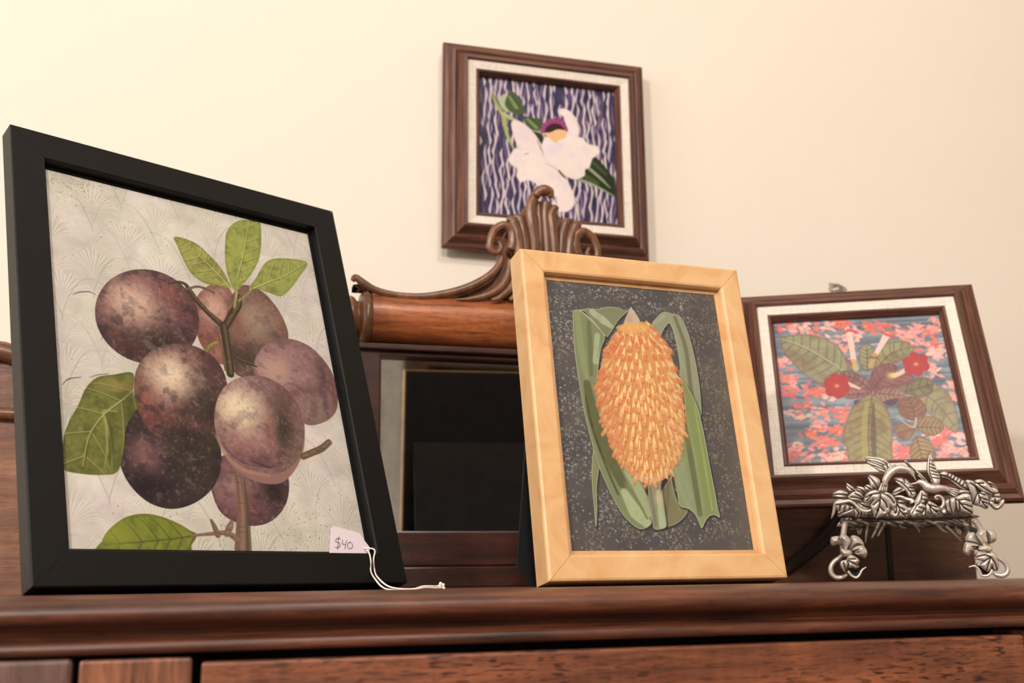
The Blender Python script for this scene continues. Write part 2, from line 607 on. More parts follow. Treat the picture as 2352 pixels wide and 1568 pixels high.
for sx in (-1, 1):
    bx = HXC + sx * HWB
    mb = MB()
    rr = [(0, .012), (.0012, .0225), (.004, .0242), (.0075, .0236), (.0095, .0205), (.0105, .0160), (.0125, .0150), (.0145, .0180), (.0175, .0195), (.0205, .0180), (.022, .013), (.022, 0.001)]
    V, Fc = [], []
    nk = 28
    for (dx, r_) in rr:
        for q in range(nk):
            t = 2 * math.pi * q / nk
            V.append((bx + sx * (dx - .001), HY - .006 + r_ * 1.02 * math.cos(t), S + .2205 + r_ * math.sin(t)))
    for i in range(len(rr) - 1):
        for q in range(nk):
            Fc.append((i * nk + q, i * nk + (q + 1) % nk, (i + 1) * nk + (q + 1) % nk, (i + 1) * nk + q))
    mb.add(V, Fc)
    hpart('rosette', mb, OAK_CARVED, label='turned rosette at the end of the rail')
    hpart('post', MB().box(bx + sx * .002 - .012, bx + sx * .002 + .012, .874, .905, S, S + .2, .002), OAK_DARK)
# mirror glass and its surround
mx0, mx1 = HXC - HWB + .004, HXC + HWB - .004
hpart('mirror_glass', MB().box(mx0, mx1, .884, .888, S + .0425, S + .192), MIRROR, label='dark mirror glass reflecting a pale door')
hpart('bottom_rail', MB().box(mx0, mx1, .874, .894, S + .0172, S + .0452, .0014), OAK_DARK)
hpart('base_moulding', MB().box(HXC - .30, HXC + .17, .862, .894, S, S + .0166, .0014), OAK_DARK)
hpart('back_panel', MB().box(HXC - HWB - .02, HXC + HWB + .02, .8905, .905, S + .01, S + .236), OAK_DARK)
# side wings
for sx in (-1, 1):
    wx0, wx1 = HXC + sx * (HWB + .012), HXC + (-.456 if sx < 0 else .432)
    out = [(wx0, S), (wx1, S), (wx1 + sx * .002, S + .12), (wx1 - sx * .004, S + .172), (wx1 - sx * .022, S + .186), (wx1 - sx * .05, S + .176), (wx1 - sx * .09, S + .158), (wx1 - sx * .16, S + .162), (wx0 + sx * .03, S + .185), (wx0, S + .20)]
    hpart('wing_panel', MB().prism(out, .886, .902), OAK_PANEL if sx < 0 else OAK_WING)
    top = cr([(p[0], .884, p[1] - .004) for p in out[2:]], 6)
    hpart('wing_scroll', MB().tube(top, np.interp(np.linspace(0, 1, len(top)), [0, .2, .6, 1], [.007, .0085, .006, .0055]), 10), OAK_CARVED)
    # carved ridge and curved rib on the wing
    hpart('carved_ridge', MB().tube(cr([(wx1 - sx * .004, .884, S + .134), (wx1 - sx * .04, .882, S + .1335), (wx1 - sx * .085, .884, S + .128)], 6), [.002] + [.0048] * 11 + [.002], 10), OAK_CARVED)
    arc = cr([(HXC + sx * .196, .884, S + .004), (HXC + sx * .228, .884, S + .012), (HXC + sx * .258, .882, S + .030), (HXC + sx * .283, .880, S + .053), (HXC + sx * .300, .882, S + .080), (HXC + sx * .306, .884, S + .115)], 8)
    hpart('curved_rib', MB().tube(arc, .0062, 10), flat_mat('dark_carving', (44, 30, 24), .5), label='dark curved rib on the wing panel')

# carved crest, drawn on the plane just in front of the rail
CY_ = .868


def cp(px, py, d=0.0):
    p = atY(px, py, CY_)
    return np.array([p[0], CY_ - d, p[2]])


plate = [(826, 682), (812, 652), (835, 648), (870, 668), (930, 682), (1000, 682), (1070, 662), (1120, 632), (1148, 596), (1150, 560), (1165, 530), (1195, 495), (1215, 462), (1236, 452), (1243, 470)]
pl = [cp(*q) for q in plate]
base_z = S + .243
poly = [(p[0], p[2]) for p in pl]
poly[0] = (poly[0][0], base_z)
full = poly + [(2 * HXC - x, z) for x, z in poly[::-1]]
cmb = MB()
for (xa, za), (xb, zb) in zip(full[:-1], full[1:]):
    za, zb = max(za, base_z + .0003), max(zb, base_z + .0003)
    V = [(x, y, z) for y in (CY_ + .002, CY_ + .011) for x, z in ((xa, base_z), (xb, base_z), (xb, zb), (xa, za))]
    cmb.add(V, [(0, 1, 2, 3), (7, 6, 5, 4), (3, 2, 6, 7)], smooth=False)
crest = hpart('crest', cmb, OAK_CARVED, label='carved oak crest with scrolls and fluted shell')
px_w = CY_ / F * 1.06               # metres per pixel at the crest


def crest_piece(name, path, rad, depth, both=True, flat=.7, n=10):
    P = cr([cp(q[0], q[1], depth) for q in path], 7)
    r_ = np.interp(np.linspace(0, 1, len(P)), np.linspace(0, 1, len(rad)), rad) * px_w
    for k in range(2 if both else 1):
        Q = mir(P) if k else P
        mbx = shifted(MB().tube(Q, r_, n, flat, (0, -1, 0)), HB)
        mbx.build(name, OAK_CARVED, crest)


# sweeping arm with its rolled end
crest_piece('scroll_arm', [(1150, 588), (1146, 606), (1128, 630), (1090, 655), (1040, 673), (970, 684), (905, 680), (860, 668), (832, 652), (815, 640), (808, 648)], [4, 8, 9, 10, 10, 9, 8, 8, 9, 8, 5], .004)
crest_piece('volute', [(1168, 580), (1174, 560), (1170, 535), (1152, 524), (1132, 534), (1122, 556), (1122, 578), (1136, 586), (1146, 574), (1140, 560)], [12, 13, 12, 11, 10, 9, 8, 7, 6, 4], .008)
crest_piece('volute', [(1128, 582), (1120, 570), (1124, 556)], [6, 9, 5], .006)
# shell flutes
crest_piece('shell_flute', [(1182, 618), (1187, 585), (1182, 545), (1171, 514), (1158, 510)], [9, 13, 14, 12, 5], .008)
crest_piece('shell_flute', [(1202, 618), (1204, 580), (1199, 535), (1190, 508), (1176, 500)], [8, 13, 14, 12, 6], .005)
crest_piece('shell_flute', [(1218, 622), (1222, 570), (1215, 520), (1211, 488), (1219, 462), (1232, 449)], [8, 13, 15, 12, 12, 9], .010, both=False)
crest_piece('shell_flute', [(1268, 622), (1266, 575), (1262, 530), (1258, 502), (1266, 486), (1274, 490)], [8, 11, 12, 10, 9, 5], .010, both=False)
crest_piece('shell_flute', [(1236, 622), (1238, 570), (1236, 520), (1232, 470)], [6, 9, 9, 8], .006, both=False)
crest_piece('crest_tip', [(1220, 462), (1228, 452), (1240, 449), (1252, 453), (1254, 465)], [8, 13, 15, 12, 6], .013, both=False, flat=.9)
crest_piece('crest_tip', [(1248, 470), (1246, 500), (1250, 560), (1252, 622)], [10, 10, 10, 8], .008, both=False)
# acanthus folds below the volutes
crest_piece('leaf_fold', [(1166, 600), (1164, 630), (1150, 660), (1120, 680), (1080, 690), (1045, 692)], [6, 10, 11, 9, 6, 2], .006)
crest_piece('leaf_fold', [(1176, 606), (1178, 640), (1166, 668), (1140, 690), (1122, 694)], [5, 8, 9, 7, 3], .009)
crest_piece('leaf_fold', [(1186, 612), (1190, 645), (1182, 676), (1166, 694)], [5, 8, 8, 5], .007)
crest_piece('leaf_fold', [(1200, 616), (1208, 650), (1206, 692)], [5, 8, 6], .006)
crest_piece('leaf_fold', [(1148, 612), (1120, 648), (1060, 676), (1000, 688), (930, 688)], [3, 5, 5, 4, 2], .003)
# ------------------------------------------------------------------ printed artwork (flat prints, painted procedurally)
def vnoise(h, w, cell, seed):
    """smooth value noise, about one feature per cell pixels"""
    r = np.random.RandomState(seed)
    gh, gw = int(h / cell) + 3, int(w / cell) + 3
    g = r.rand(gh, gw)
    y = np.arange(h) / cell
    x = np.arange(w) / cell
    yi, xi = y.astype(int), x.astype(int)
    fy, fx = y - yi, x - xi
    fy = (fy * fy * (3 - 2 * fy))[:, None]
    fx = (fx * fx * (3 - 2 * fx))[None, :]
    a, b_ = g[yi][:, xi], g[yi][:, xi + 1]
    c_, d_ = g[yi + 1][:, xi], g[yi + 1][:, xi + 1]
    return (a * (1 - fx) + b_ * fx) * (1 - fy) + (c_ * (1 - fx) + d_ * fx) * fy


def fbm(h, w, cell, seed, o=4):
    t, s, a = 0, 0, 1.0
    for i in range(o):
        t = t + a * vnoise(h, w, max(1.5, cell / 2 ** i), seed + i)
        s += a
        a *= 0.55
    return t / s


class Art:
    """a canvas whose drawing coordinates are those of the photograph, mapped flat onto the print"""

    def __init__(self, quad, w, h, base):
        self.w, self.h = w, h
        self.img = np.empty((h, w, 3))
        self.img[:] = np.array(base, float)
        A = []
        for (x, y), (u, v) in zip(quad, [(0, 0), (w, 0), (w, h), (0, h)]):
            A += [[x, y, 1, 0, 0, 0, -u * x, -u * y, -u], [0, 0, 0, x, y, 1, -v * x, -v * y, -v]]
        self.H = np.linalg.svd(np.array(A))[2][-1].reshape(3, 3)
        c = np.mean(np.array(quad), axis=0)
        p = self.T([c, c + (1, 0), c + (0, 1)])
        self.k = (np.linalg.norm(p[1] - p[0]) + np.linalg.norm(p[2] - p[0])) / 2   # canvas px per photo px
        self.n1 = fbm(h, w, 26, 3)
        self.n2 = fbm(h, w, 9, 8)
        self.n3 = fbm(h, w, 60, 21)

    def T(self, pts):
        P = np.c_[np.asarray(pts, float), np.ones(len(pts))] @ self.H.T
        return P[:, :2] / P[:, 2:]

    def box(self, P, pad):
        x0, y0 = np.floor(P.min(0) - pad).astype(int)
        x1, y1 = np.ceil(P.max(0) + pad).astype(int) + 1
        x0, y0, x1, y1 = max(x0, 0), max(y0, 0), min(x1, self.w), min(y1, self.h)
        if x1 <= x0 or y1 <= y0:
            return None
        Y, X = np.mgrid[y0:y1, x0:x1]
        return x0, y0, x1, y1, X + 0.5, Y + 0.5

    def blend(self, bx, m, col):
        x0, y0, x1, y1 = bx[:4]
        s = self.img[y0:y1, x0:x1]
        s += (np.asarray(col, float) - s) * m[..., None]

    def segd(self, P, X, Y, closed, wid=None):
        d = np.full(X.shape, 1e9)
        n = len(P)
        for i in range(n if closed else n - 1):
            a, b_ = P[i], P[(i + 1) % n]
            ab = b_ - a
            L = ab @ ab + 1e-9
            t = np.clip(((X - a[0]) * ab[0] + (Y - a[1]) * ab[1]) / L, 0, 1)
            q = np.hypot(X - a[0] - t * ab[0], Y - a[1] - t * ab[1])
            if wid is not None:
                q = q - (wid[i] + (wid[min(i + 1, len(wid) - 1)] - wid[i]) * t)
            np.minimum(d, q, out=d)
        return d

    def mask(self, pts, soft=1.0, smooth=True, n=6):
        P = self.T(pts)
        if smooth:
            P = cr(P, n, True)
        bx = self.box(P, soft + 2)
        if bx is None:
            return None, None
        X, Y = bx[4], bx[5]
        ins = np.zeros(X.shape, bool)
        m_ = len(P)
        for i in range(m_):
            (xa, ya), (xb, yb) = P[i], P[(i + 1) % m_]
            if ya == yb:
                continue
            c_ = (ya > Y) != (yb > Y)
            ins ^= c_ & (X < (xb - xa) * (Y - ya) / (yb - ya) + xa)
        d = self.segd(P, X, Y, True)
        sd = np.where(ins, d, -d)
        return bx, np.clip(sd / soft + 0.5, 0, 1), sd

    def poly(self, pts, col, alpha=1.0, soft=1.2, smooth=True, n=6):
        r = self.mask(pts, soft, smooth, n)
        if r[0] is not None:
            self.blend(r[0], r[1] * alpha, col)
        return r

    def stroke(self, pts, wid, col, alpha=1.0, soft=1.2, n=6):
        P = self.T(pts)
        wid = np.broadcast_to(np.asarray(wid, float), (len(pts),)) if np.ndim(wid) == 0 or len(np.atleast_1d(wid)) != len(pts) else np.asarray(wid, float)
        wp = wid * self.k / 2
        if n > 1 and len(P) > 2:
            m0 = len(P)
            P = cr(P, n)
            wp = np.interp(np.linspace(0, m0 - 1, len(P)), np.arange(m0), wp)
        bx = self.box(P, wp.max() + soft + 1)
        if bx is None:
            return
        d = self.segd(P, bx[4], bx[5], False, wp)
        self.blend(bx, np.clip(0.5 - d / soft, 0, 1) * alpha, col)

    def glow(self, c, rx, ry, col, alpha, within=None, noise_=0.0, rot=0.0, hard=1.0):
        """soft blob; within = mask tuple limits it"""
        p = self.T([c])[0]
        rx, ry = rx * self.k, ry * self.k
        R_ = max(rx, ry) * 1.9
        bx = self.box(np.array([p - R_, p + R_]), 0)
        if bx is None:
            return
        x0, y0, x1, y1, X, Y = bx
        dx, dy = X - p[0], Y - p[1]
        cs, sn = math.cos(rot), math.sin(rot)
        u, v = (dx * cs + dy * sn) / rx, (-dx * sn + dy * cs) / ry
        m_ = np.exp(-(u * u + v * v) * hard)
        if noise_:
            nn = self.n1[y0:y1, x0:x1] * 0.5 + self.n2[y0:y1, x0:x1] * 0.5
            m_ = np.clip(m_ + (nn - 0.5) * noise_ * 4 * np.sqrt(m_ * (1 - m_) + 1e-6), 0, 1)
        m_ = m_ * alpha
        if within is not None:
            full = np.zeros((self.h, self.w))
            wb = within[0]
            full[wb[1]:wb[3], wb[0]:wb[2]] = within[1]
            m_ = m_ * full[y0:y1, x0:x1]
        self.blend(bx, m_, col)

    def mottle(self, msk, col, lo, hi, alpha, field='n1', off=(0, 0)):
        bx, mm = msk[0], msk[1]
        f = np.roll(getattr(self, field), off, (0, 1))[bx[1]:bx[3], bx[0]:bx[2]]
        self.blend(bx, np.clip((f - lo) / (hi - lo), 0, 1) * mm * alpha, col)

    def image(self, name, gain=1.0):
        im = bpy.data.images.new(name, self.w, self.h)
        px = np.ones((self.h, self.w, 4), np.float32)
        px[..., :3] = np.clip(self.img[::-1] / 255.0, 0, 1) ** (1.0) * 1.0
        lin = px[..., :3]
        if gain != 1.0:
            lin[:] = np.clip(lin * gain, 0, 1)
        im.pixels.foreach_set(px.ravel())
        im.pack()
        return im


def print_mat(name, im, rough=0.5):
    m, nt, b = new_mat(name)
    t = node(nt, 'ShaderNodeTexImage')
    t.image = im
    t.interpolation = 'Cubic'
    uv = node(nt, 'ShaderNodeUVMap')
    nt.links.new(uv.outputs[0], t.inputs[0])
    nt.links.new(t.outputs[0], b.inputs['Base Color'])
    b.inputs['Roughness'].default_value = rough
    b.inputs['Specular IOR Level'].default_value = 0.25
    return m


def ell(cx, cy, a, b_, ang, n=28, egg=0.0):
    t = np.linspace(0, 2 * math.pi, n, endpoint=False)
    x, y = a * np.cos(t), b_ * np.sin(t) * (1 + egg * np.cos(t))
    c_, s_ = math.cos(ang), math.sin(ang)
    return np.c_[cx + x * c_ - y * s_, cy + x * s_ + y * c_]


def leaf_art(A, out, mid, col, dark, light, veins=6, alpha=1.0, vein_col=None, edge=None, soft=1.2, vw=1.6, swing=0.9):
    """a botanical leaf: outline, mottling, mid rib and side veins"""
    msk = A.poly(out, col, alpha, soft)
    A.mottle(msk, dark, .45, .75, .55 * alpha, 'n1', (31, 77))
    A.mottle(msk, light, .5, .8, .32 * alpha, 'n2', (11, 5))
    Mp = cr(np.array(mid, float), 6)
    vc = vein_col or light
    bx, mm, sd = msk
    # shade along one edge
    A.blend(bx, np.clip(1 - sd / (7 * A.k), 0, 1) * mm * .35 * alpha, dark)
    O = np.asarray(out, float)
    lim = np.zeros((A.h, A.w))
    lim[bx[1]:bx[3], bx[0]:bx[2]] = mm
    keep = A.img.copy()
    L = len(Mp)
    for i in range(veins):
        t = (i + .6) / veins
        k_ = int(t * (L - 1))
        p = Mp[k_]
        d = Mp[min(k_ + 2, L - 1)] - Mp[max(k_ - 2, 0)]
        d = d / (np.linalg.norm(d) + 1e-9)
        nrm = np.array([-d[1], d[0]])
        ext = np.abs((O - p) @ nrm).max()
        for s_ in (-1, 1):
            e1 = p + nrm * s_ * ext * .5 + d * ext * swing * .35
            e2 = p + nrm * s_ * ext * .95 + d * ext * swing * .8
            A.stroke([p + (1.5, 1.5), e1 + (1.5, 1.5), e2 + (1.5, 1.5)], [vw * 1.8, vw * 1.5, .6], dark, .45 * alpha)
            A.stroke([p, e1, e2], [vw, vw * .8, .4], vc, .7 * alpha)
    A.stroke(Mp + 1.2, vw * 1.8, dark, .5 * alpha, n=1)
    A.stroke(Mp, np.linspace(vw * 1.6, vw * .7, len(Mp)), vc, .9 * alpha, n=1)
    # nothing painted outside the outline
    A.img = keep + (A.img - keep) * lim[..., None]
    if edge:
        A.stroke(np.r_[O, O[:1]], 1.2, edge, .7 * alpha)
    return msk


def art_plums(quad):
    A = Art(quad, 880, 1110, (216, 211, 199))
    h, w = A.h, A.w
    f1, f2 = fbm(h, w, 150, 40), fbm(h, w, 40, 50)
    A.img += ((f1 - .5) * 40)[..., None] * np.array([1, 1, 1.1]) + ((f2 - .5) * 34)[..., None] * np.array([.9, .9, .9])
    A.img += ((fbm(h, w, 110, 90) - .5) * 24)[..., None] * np.array([.3, -.3, .6])
    # combed peacock marbling: staggered fans of fine lines on curved stems
    r = random.Random(5)
    Pinv = np.linalg.inv(A.H)

    def toph(pts):
        q = np.c_[np.asarray(pts, float), np.ones(len(pts))] @ Pinv.T
        return q[:, :2] / q[:, 2:]
    row = 0
    y = -40
    while y < h + 150:
        x = -60 + (row % 2) * 95
        while x < w + 120:
            bx_, by_ = x + r.uniform(-12, 12), y + r.uniform(-12, 12)
            tone = r.choice([(170, 162, 148), (160, 156, 158), (178, 166, 148), (150, 150, 150)])
            for j in range(-9, 10):
                a = j / 9 * 1.25 + r.uniform(-.03, .03)
                L = r.uniform(88, 112) * (1 - .14 * abs(j) / 9)
                P = []
                for q in np.linspace(.25, 1, 5):
                    aa = a * (0.35 + .65 * q)
                    P.append((bx_ + L * q * math.sin(aa) * .95, by_ - L * q * math.cos(aa)))
                P.append((P[-1][0] + 7 * math.copysign(1, j + .1), P[-1][1] + 5))
                A.stroke(toph(P), [.5, .8, 1.2, 1.6, 2.0, .9], tone, r.uniform(.25, .5), 1.2, 3)
                P2 = [(p[0] + 3.2, p[1] + .5) for p in P]
                A.stroke(toph(P2), [.6, 1.2, 1.8, 2.6, 3.2, 1.2], (238, 233, 216), .6, 1.3, 3)
            for s_ in (-1, 1):
                st = [(bx_ + s_ * 100, by_ - 92), (bx_ + s_ * 62, by_ - 84), (bx_ + s_ * 30, by_ - 44), (bx_ + s_ * 4, by_ + 20), (bx_ - s_ * 4, by_ + 52)]
                A.stroke(toph(st), [.8, 1.6, 2.0, 1.8, 1.0], (164, 158, 150), r.choice([.12, .3, .5]), 1.2, 5)
            x += 190
        y += 98
        row += 1
    for _ in range(420):     # specks
        cx_, cy_ = r.uniform(0, w), r.uniform(0, h)
        if r.random() < .55:
            cx_, cy_ = (r.gauss(w * .12, 50), abs(r.gauss(30, 40))) if r.random() < .5 else (r.gauss(w * .72, 110), h - abs(r.gauss(60, 70)))
        A.stroke(toph([(cx_, cy_), (cx_ + r.uniform(-2, 2), cy_ + 1.5)]), r.uniform(.9, 2.0), (92, 84, 78), r.uniform(.3, .8), 1.1, 1)
    for _ in range(90):      # dark stipple under the top edge
        cx_ = r.uniform(w * .2, w * .95)
        A.stroke(toph([(cx_, r.uniform(0, 16)), (cx_ + r.uniform(-9, 9), r.uniform(4, 34))]), r.uniform(.8, 1.8), (120, 110, 98), .4, 1.2, 1)
    A.stroke([(167, 676), (182, 671), (205, 670), (220, 677)], [1, 2.4, 2.4, 1], (84, 74, 66), .8)
    A.stroke([(142, 884), (158, 870), (186, 866)], [1, 2.6, 1.4], (84, 74, 66), .8)
    A.stroke([(205, 866), (228, 860), (250, 858)], [1, 2.0, 1.0], (84, 74, 66), .7)

    def plum(out, base, red, dark, hi, hipos, hir, darks, seed, smoky=.5, rim=None):
        base, red, dark = [tuple(q * k_ for q, k_ in zip(c_, (.94, .95, 1.04))) for c_ in (base, red, dark)]
        hi = tuple(q * k_ for q, k_ in zip(hi, (1.02, 1.03, 1.05)))
        m_ = A.poly(out, base, 1, 1.6)
        o = (seed * 37 % 300, seed * 91 % 300)
        A.mottle(m_, red, .44, .60, .8, 'n1', o)
        A.mottle(m_, [q * .72 for q in base], .52, .7, smoky, 'n2', (o[1], o[0]))
        sd = m_[2]
        A.blend(m_[0], np.clip(1 - sd / (26 * A.k), 0, 1) ** 1.5 * m_[1] * .45, dark)
        for (px_, py_, rx, ry, a, cl, nz) in darks:
            A.glow((px_, py_), rx * 1.1, ry * 1.1, tuple(q * .9 for q in cl), min(1, a * 1.1), m_, nz)
        A.glow(hipos, hir * 1.7, hir * 1.6, [(b_ + c_) / 2 for b_, c_ in zip(base, hi)], .75, m_, .35)
        A.glow(hipos, hir, hir * .95, hi, .92, m_, .3)
        A.mottle(m_, (206, 180, 162), .58, .76, .28, 'n2', o)
        A.mottle(m_, dark, .58, .76, .22, 'n2', (o[1] + 60, o[0] + 15))
        A.mottle(m_, dark, .56, .72, .5, 'n1', (o[0] + 120, o[1] + 50))
        A.glow(hipos, hir * 1.25, hir * 1.15, hi, .5, m_, .3)
        if rim:
            A.blend(m_[0], np.clip(1 - np.abs(sd - 2) / (4 * A.k), 0, 1) * m_[1] * .6, rim)
        return m_
    DK = (52, 42, 42)
    # plums at the back
    plum([(470, 662), (500, 650), (530, 668), (540, 720), (536, 790), (524, 830), (505, 835), (478, 815), (455, 775), (448, 725), (452, 685)], (176, 128, 106), (162, 106, 92), (112, 76, 66), (206, 168, 148), (492, 706), 26, [(480, 790, 30, 40, .5, (150, 96, 74), .3)], 1)
    plum([(560, 655), (600, 668), (635, 705), (656, 745), (662, 778), (650, 830), (610, 862), (565, 868), (535, 850), (522, 800), (520, 730), (532, 680)], (142, 112, 92), (150, 104, 86), (92, 68, 58), (164, 140, 118), (588, 735), 36, [(560, 820, 46, 34, .8, (72, 60, 52), .5), (622, 768, 16, 14, .8, (76, 70, 62), .4), (587, 720, 12, 9, .55, (104, 92, 78), .4), (645, 740, 8, 40, .6, (150, 92, 76), .2)], 2)
    A.glow((545, 745), 16, 50, (140, 92, 80), .6)
    plum([(480, 1085), (505, 1050), (560, 1036), (620, 1050), (655, 1080), (664, 1115), (655, 1160), (625, 1195), (585, 1207), (540, 1198), (500, 1165)], (126, 90, 88), (132, 84, 76), (58, 42, 44), (156, 118, 114), (530, 1110), 34, [(628, 1120, 26, 44, .95, (44, 36, 38), .4), (560, 1120, 24, 60, .5, (92, 62, 58), .4)], 3)
    plum([(272, 1010), (290, 965), (330, 930), (400, 920), (465, 945), (500, 1000), (508, 1060), (495, 1110), (455, 1150), (400, 1168), (345, 1155), (300, 1115), (276, 1065)], (72, 58, 56), (84, 60, 58), (40, 32, 36), (134, 96, 92), (338, 1042), 26, [(440, 1050, 70, 70, .8, (66, 60, 50), .5), (340, 1110, 40, 30, .85, (38, 30, 38), .4), (295, 985, 24, 34, .8, (46, 38, 48), .4), (455, 985, 40, 30, .6, (78, 66, 54), .6)], 4)
    plum(ell(338, 727, 122, 106, .42), (134, 92, 84), (152, 92, 80), DK, (218, 188, 164), (302, 694), 40, [(370, 785, 62, 40, .9, (56, 46, 44), .6), (300, 790, 50, 34, .65, (72, 52, 50), .7), (425, 735, 26, 60, .55, (104, 72, 80), .5), (275, 690, 26, 44, .4, (168, 100, 86), .5), (262, 745, 20, 34, .6, (88, 62, 60), .6)], 5, .55)
    A.poly([(330, 778), (348, 786), (366, 800), (380, 776), (372, 806), (350, 806), (334, 794)], (126, 112, 98), .6, 4)
    plum([(308, 880), (318, 840), (345, 808), (390, 790), (440, 793), (485, 815), (512, 850), (524, 900), (518, 950), (498, 1000), (440, 1012), (380, 1008), (340, 985), (315, 935)], (140, 96, 84), (150, 90, 78), DK, (236, 214, 184), (392, 862), 38, [(462, 925, 44, 66, .95, (54, 46, 42), .55), (490, 850, 24, 40, .75, (84, 60, 62), .6), (334, 920, 20, 56, .55, (170, 92, 82), .5), (390, 960, 54, 28, .5, (104, 66, 60), .6), (432, 1000, 60, 20, .8, (60, 54, 46), .5), (330, 850, 18, 26, .5, (110, 76, 72), .5)], 6, .5)
    plum([(583, 850), (592, 812), (622, 786), (665, 778), (712, 796), (750, 835), (770, 875), (776, 920), (768, 950), (742, 970), (705, 975), (680, 950), (640, 905), (600, 880)], (170, 132, 120), (158, 112, 108), (112, 82, 80), (190, 154, 138), (630, 850), 34, [(728, 945, 36, 30, .9, (156, 138, 116), .2), (742, 870, 16, 44, .75, (98, 76, 74), .5), (690, 895, 50, 14, .6, (112, 80, 84), .5), (765, 900, 7, 50, .8, (132, 84, 80), .2), (748, 935, 6, 24, .7, (104, 72, 84), .3)], 7, .4)
    A.stroke([(640, 892), (668, 880), (700, 898), (735, 890)], [2, 5, 6, 2], (120, 86, 88), .5, 4)
    # crescent behind the front plum, then the front plum
    m_ = A.poly([(500, 1010), (530, 1060), (580, 1085), (640, 1085), (690, 1040), (700, 985), (690, 930), (700, 1000), (692, 1050), (665, 1095), (630, 1112), (575, 1100), (530, 1065)], (154, 118, 110), 1, 2)
    plum([(492, 965), (500, 915), (525, 880), (565, 864), (610, 866), (655, 892), (685, 930), (699, 985), (694, 1030), (670, 1070), (625, 1090), (575, 1082), (530, 1050), (502, 1010)], (178, 140, 124), (164, 116, 106), (110, 80, 74), (238, 222, 186), (548, 935), 38, [(652, 985, 28, 66, .95, (66, 56, 52), .6), (640, 920, 26, 30, .5, (120, 88, 82), .5), (600, 1055, 46, 18, .6, (96, 66, 72), .8), (620, 985, 12, 34, .55, (168, 96, 88), .4), (560, 1025, 40, 20, .45, (160, 104, 96), .6), (682, 1040, 16, 34, .8, (150, 126, 106), .2), (516, 985, 5, 7, .7, (90, 66, 72), .1), (573, 962, 8, 6, .6, (132, 96, 84), .1)], 8, .35)
    A.stroke([(503, 990), (520, 1030), (560, 1062), (600, 1072)], [1, 3, 4, 2], (104, 70, 76), .7, 2.5)
    A.stroke([(496, 1000), (520, 1045), (560, 1078), (620, 1092)], [5, 9, 10, 6], (180, 140, 126), .8, 5)
    A.stroke([(578, 1058), (598, 1066), (616, 1072), (632, 1070)], [2, 5, 6, 1], (70, 50, 56), .7, 3.5)
    # white and olive flecks over the dark plums
    for _ in range(150):
        px_, py_ = r.gauss(430, 46), r.gauss(1040, 60)
        A.stroke([(px_, py_), (px_ + r.uniform(-5, 5), py_ + r.uniform(-4, 4))], r.uniform(1, 3), r.choice([(122, 112, 92), (104, 92, 80), (150, 138, 120)]), r.uniform(.2, .55), 2, 1)
    for _ in range(120):
        px_, py_ = r.choice([(400, 780, 40, 24), (655, 985, 22, 50), (470, 930, 26, 44), (300, 780, 36, 26)]), 0
        cx_, cy_ = r.gauss(px_[0], px_[2]), r.gauss(px_[1], px_[3])
        A.stroke([(cx_, cy_), (cx_ + r.uniform(-4, 4), cy_ + r.uniform(3, 8))], r.uniform(.8, 2.2), r.choice([(150, 120, 104), (44, 36, 36), (120, 88, 80)]), r.uniform(.2, .5), 1.8, 1)
    # leaves
    G, GD, GL = (164, 168, 92), (100, 104, 52), (214, 210, 138)
    leaf_art(A, [(400, 545), (425, 548), (455, 562), (480, 585), (505, 612), (522, 640), (530, 662), (500, 655), (470, 650), (440, 628), (422, 598), (408, 566)], [(528, 660), (490, 618), (452, 582), (404, 547)], G, GD, GL, 7, 1, None, None)
    leaf_art(A, [(540, 668), (526, 640), (518, 605), (517, 565), (522, 530), (545, 508), (575, 505), (596, 508), (600, 545), (596, 590), (580, 625), (560, 650)], [(540, 690), (545, 640), (560, 580), (572, 508)], (162, 172, 88), (100, 108, 54), (212, 212, 134), 8)
    leaf_art(A, [(572, 664), (590, 635), (608, 605), (630, 594), (665, 594), (695, 598), (706, 608), (690, 632), (668, 662), (645, 680), (618, 672), (592, 664)], [(568, 668), (610, 650), (655, 632), (702, 604)], (158, 166, 88), (100, 106, 54), (216, 216, 146), 6)
    leaf_art(A, [(305, 857), (262, 860), (225, 866), (198, 890), (180, 930), (160, 965), (146, 1005), (143, 1050), (147, 1078), (190, 1088), (235, 1090), (270, 1082), (284, 1030), (290, 980), (306, 950), (318, 930), (306, 900)], [(312, 890), (285, 915), (240, 950), (205, 1000), (190, 1070)], (120, 124, 62), (74, 80, 38), (172, 172, 102), 5, 1, (184, 180, 116), None, 1.6, 2.6)
    A.glow((270, 885), 34, 14, (176, 150, 96), .6)
    A.glow((300, 935), 12, 40, (72, 78, 36), .6)
    A.stroke([(268, 945), (238, 944), (244, 980), (246, 1030), (240, 1072)], [3, 5, 5, 4, 1], (186, 186, 116), .55, 3)
    A.stroke([(252, 960), (256, 1010), (252, 1066)], [2, 9, 3], (70, 78, 36), .5, 4)
    bl_ = leaf_art(A, [(230, 1275), (236, 1240), (252, 1215), (285, 1190), (325, 1180), (365, 1185), (405, 1200), (436, 1218), (452, 1228), (440, 1250), (420, 1275)], [(455, 1228), (400, 1236), (340, 1242), (240, 1250)], (128, 140, 52), (78, 88, 34), (176, 182, 92), 6, 1, (92, 84, 54), (132, 104, 58))
    A.glow((262, 1230), 30, 34, (160, 168, 66), .5, bl_)
    # branches
    ST, SL = (70, 58, 46), (150, 130, 104)

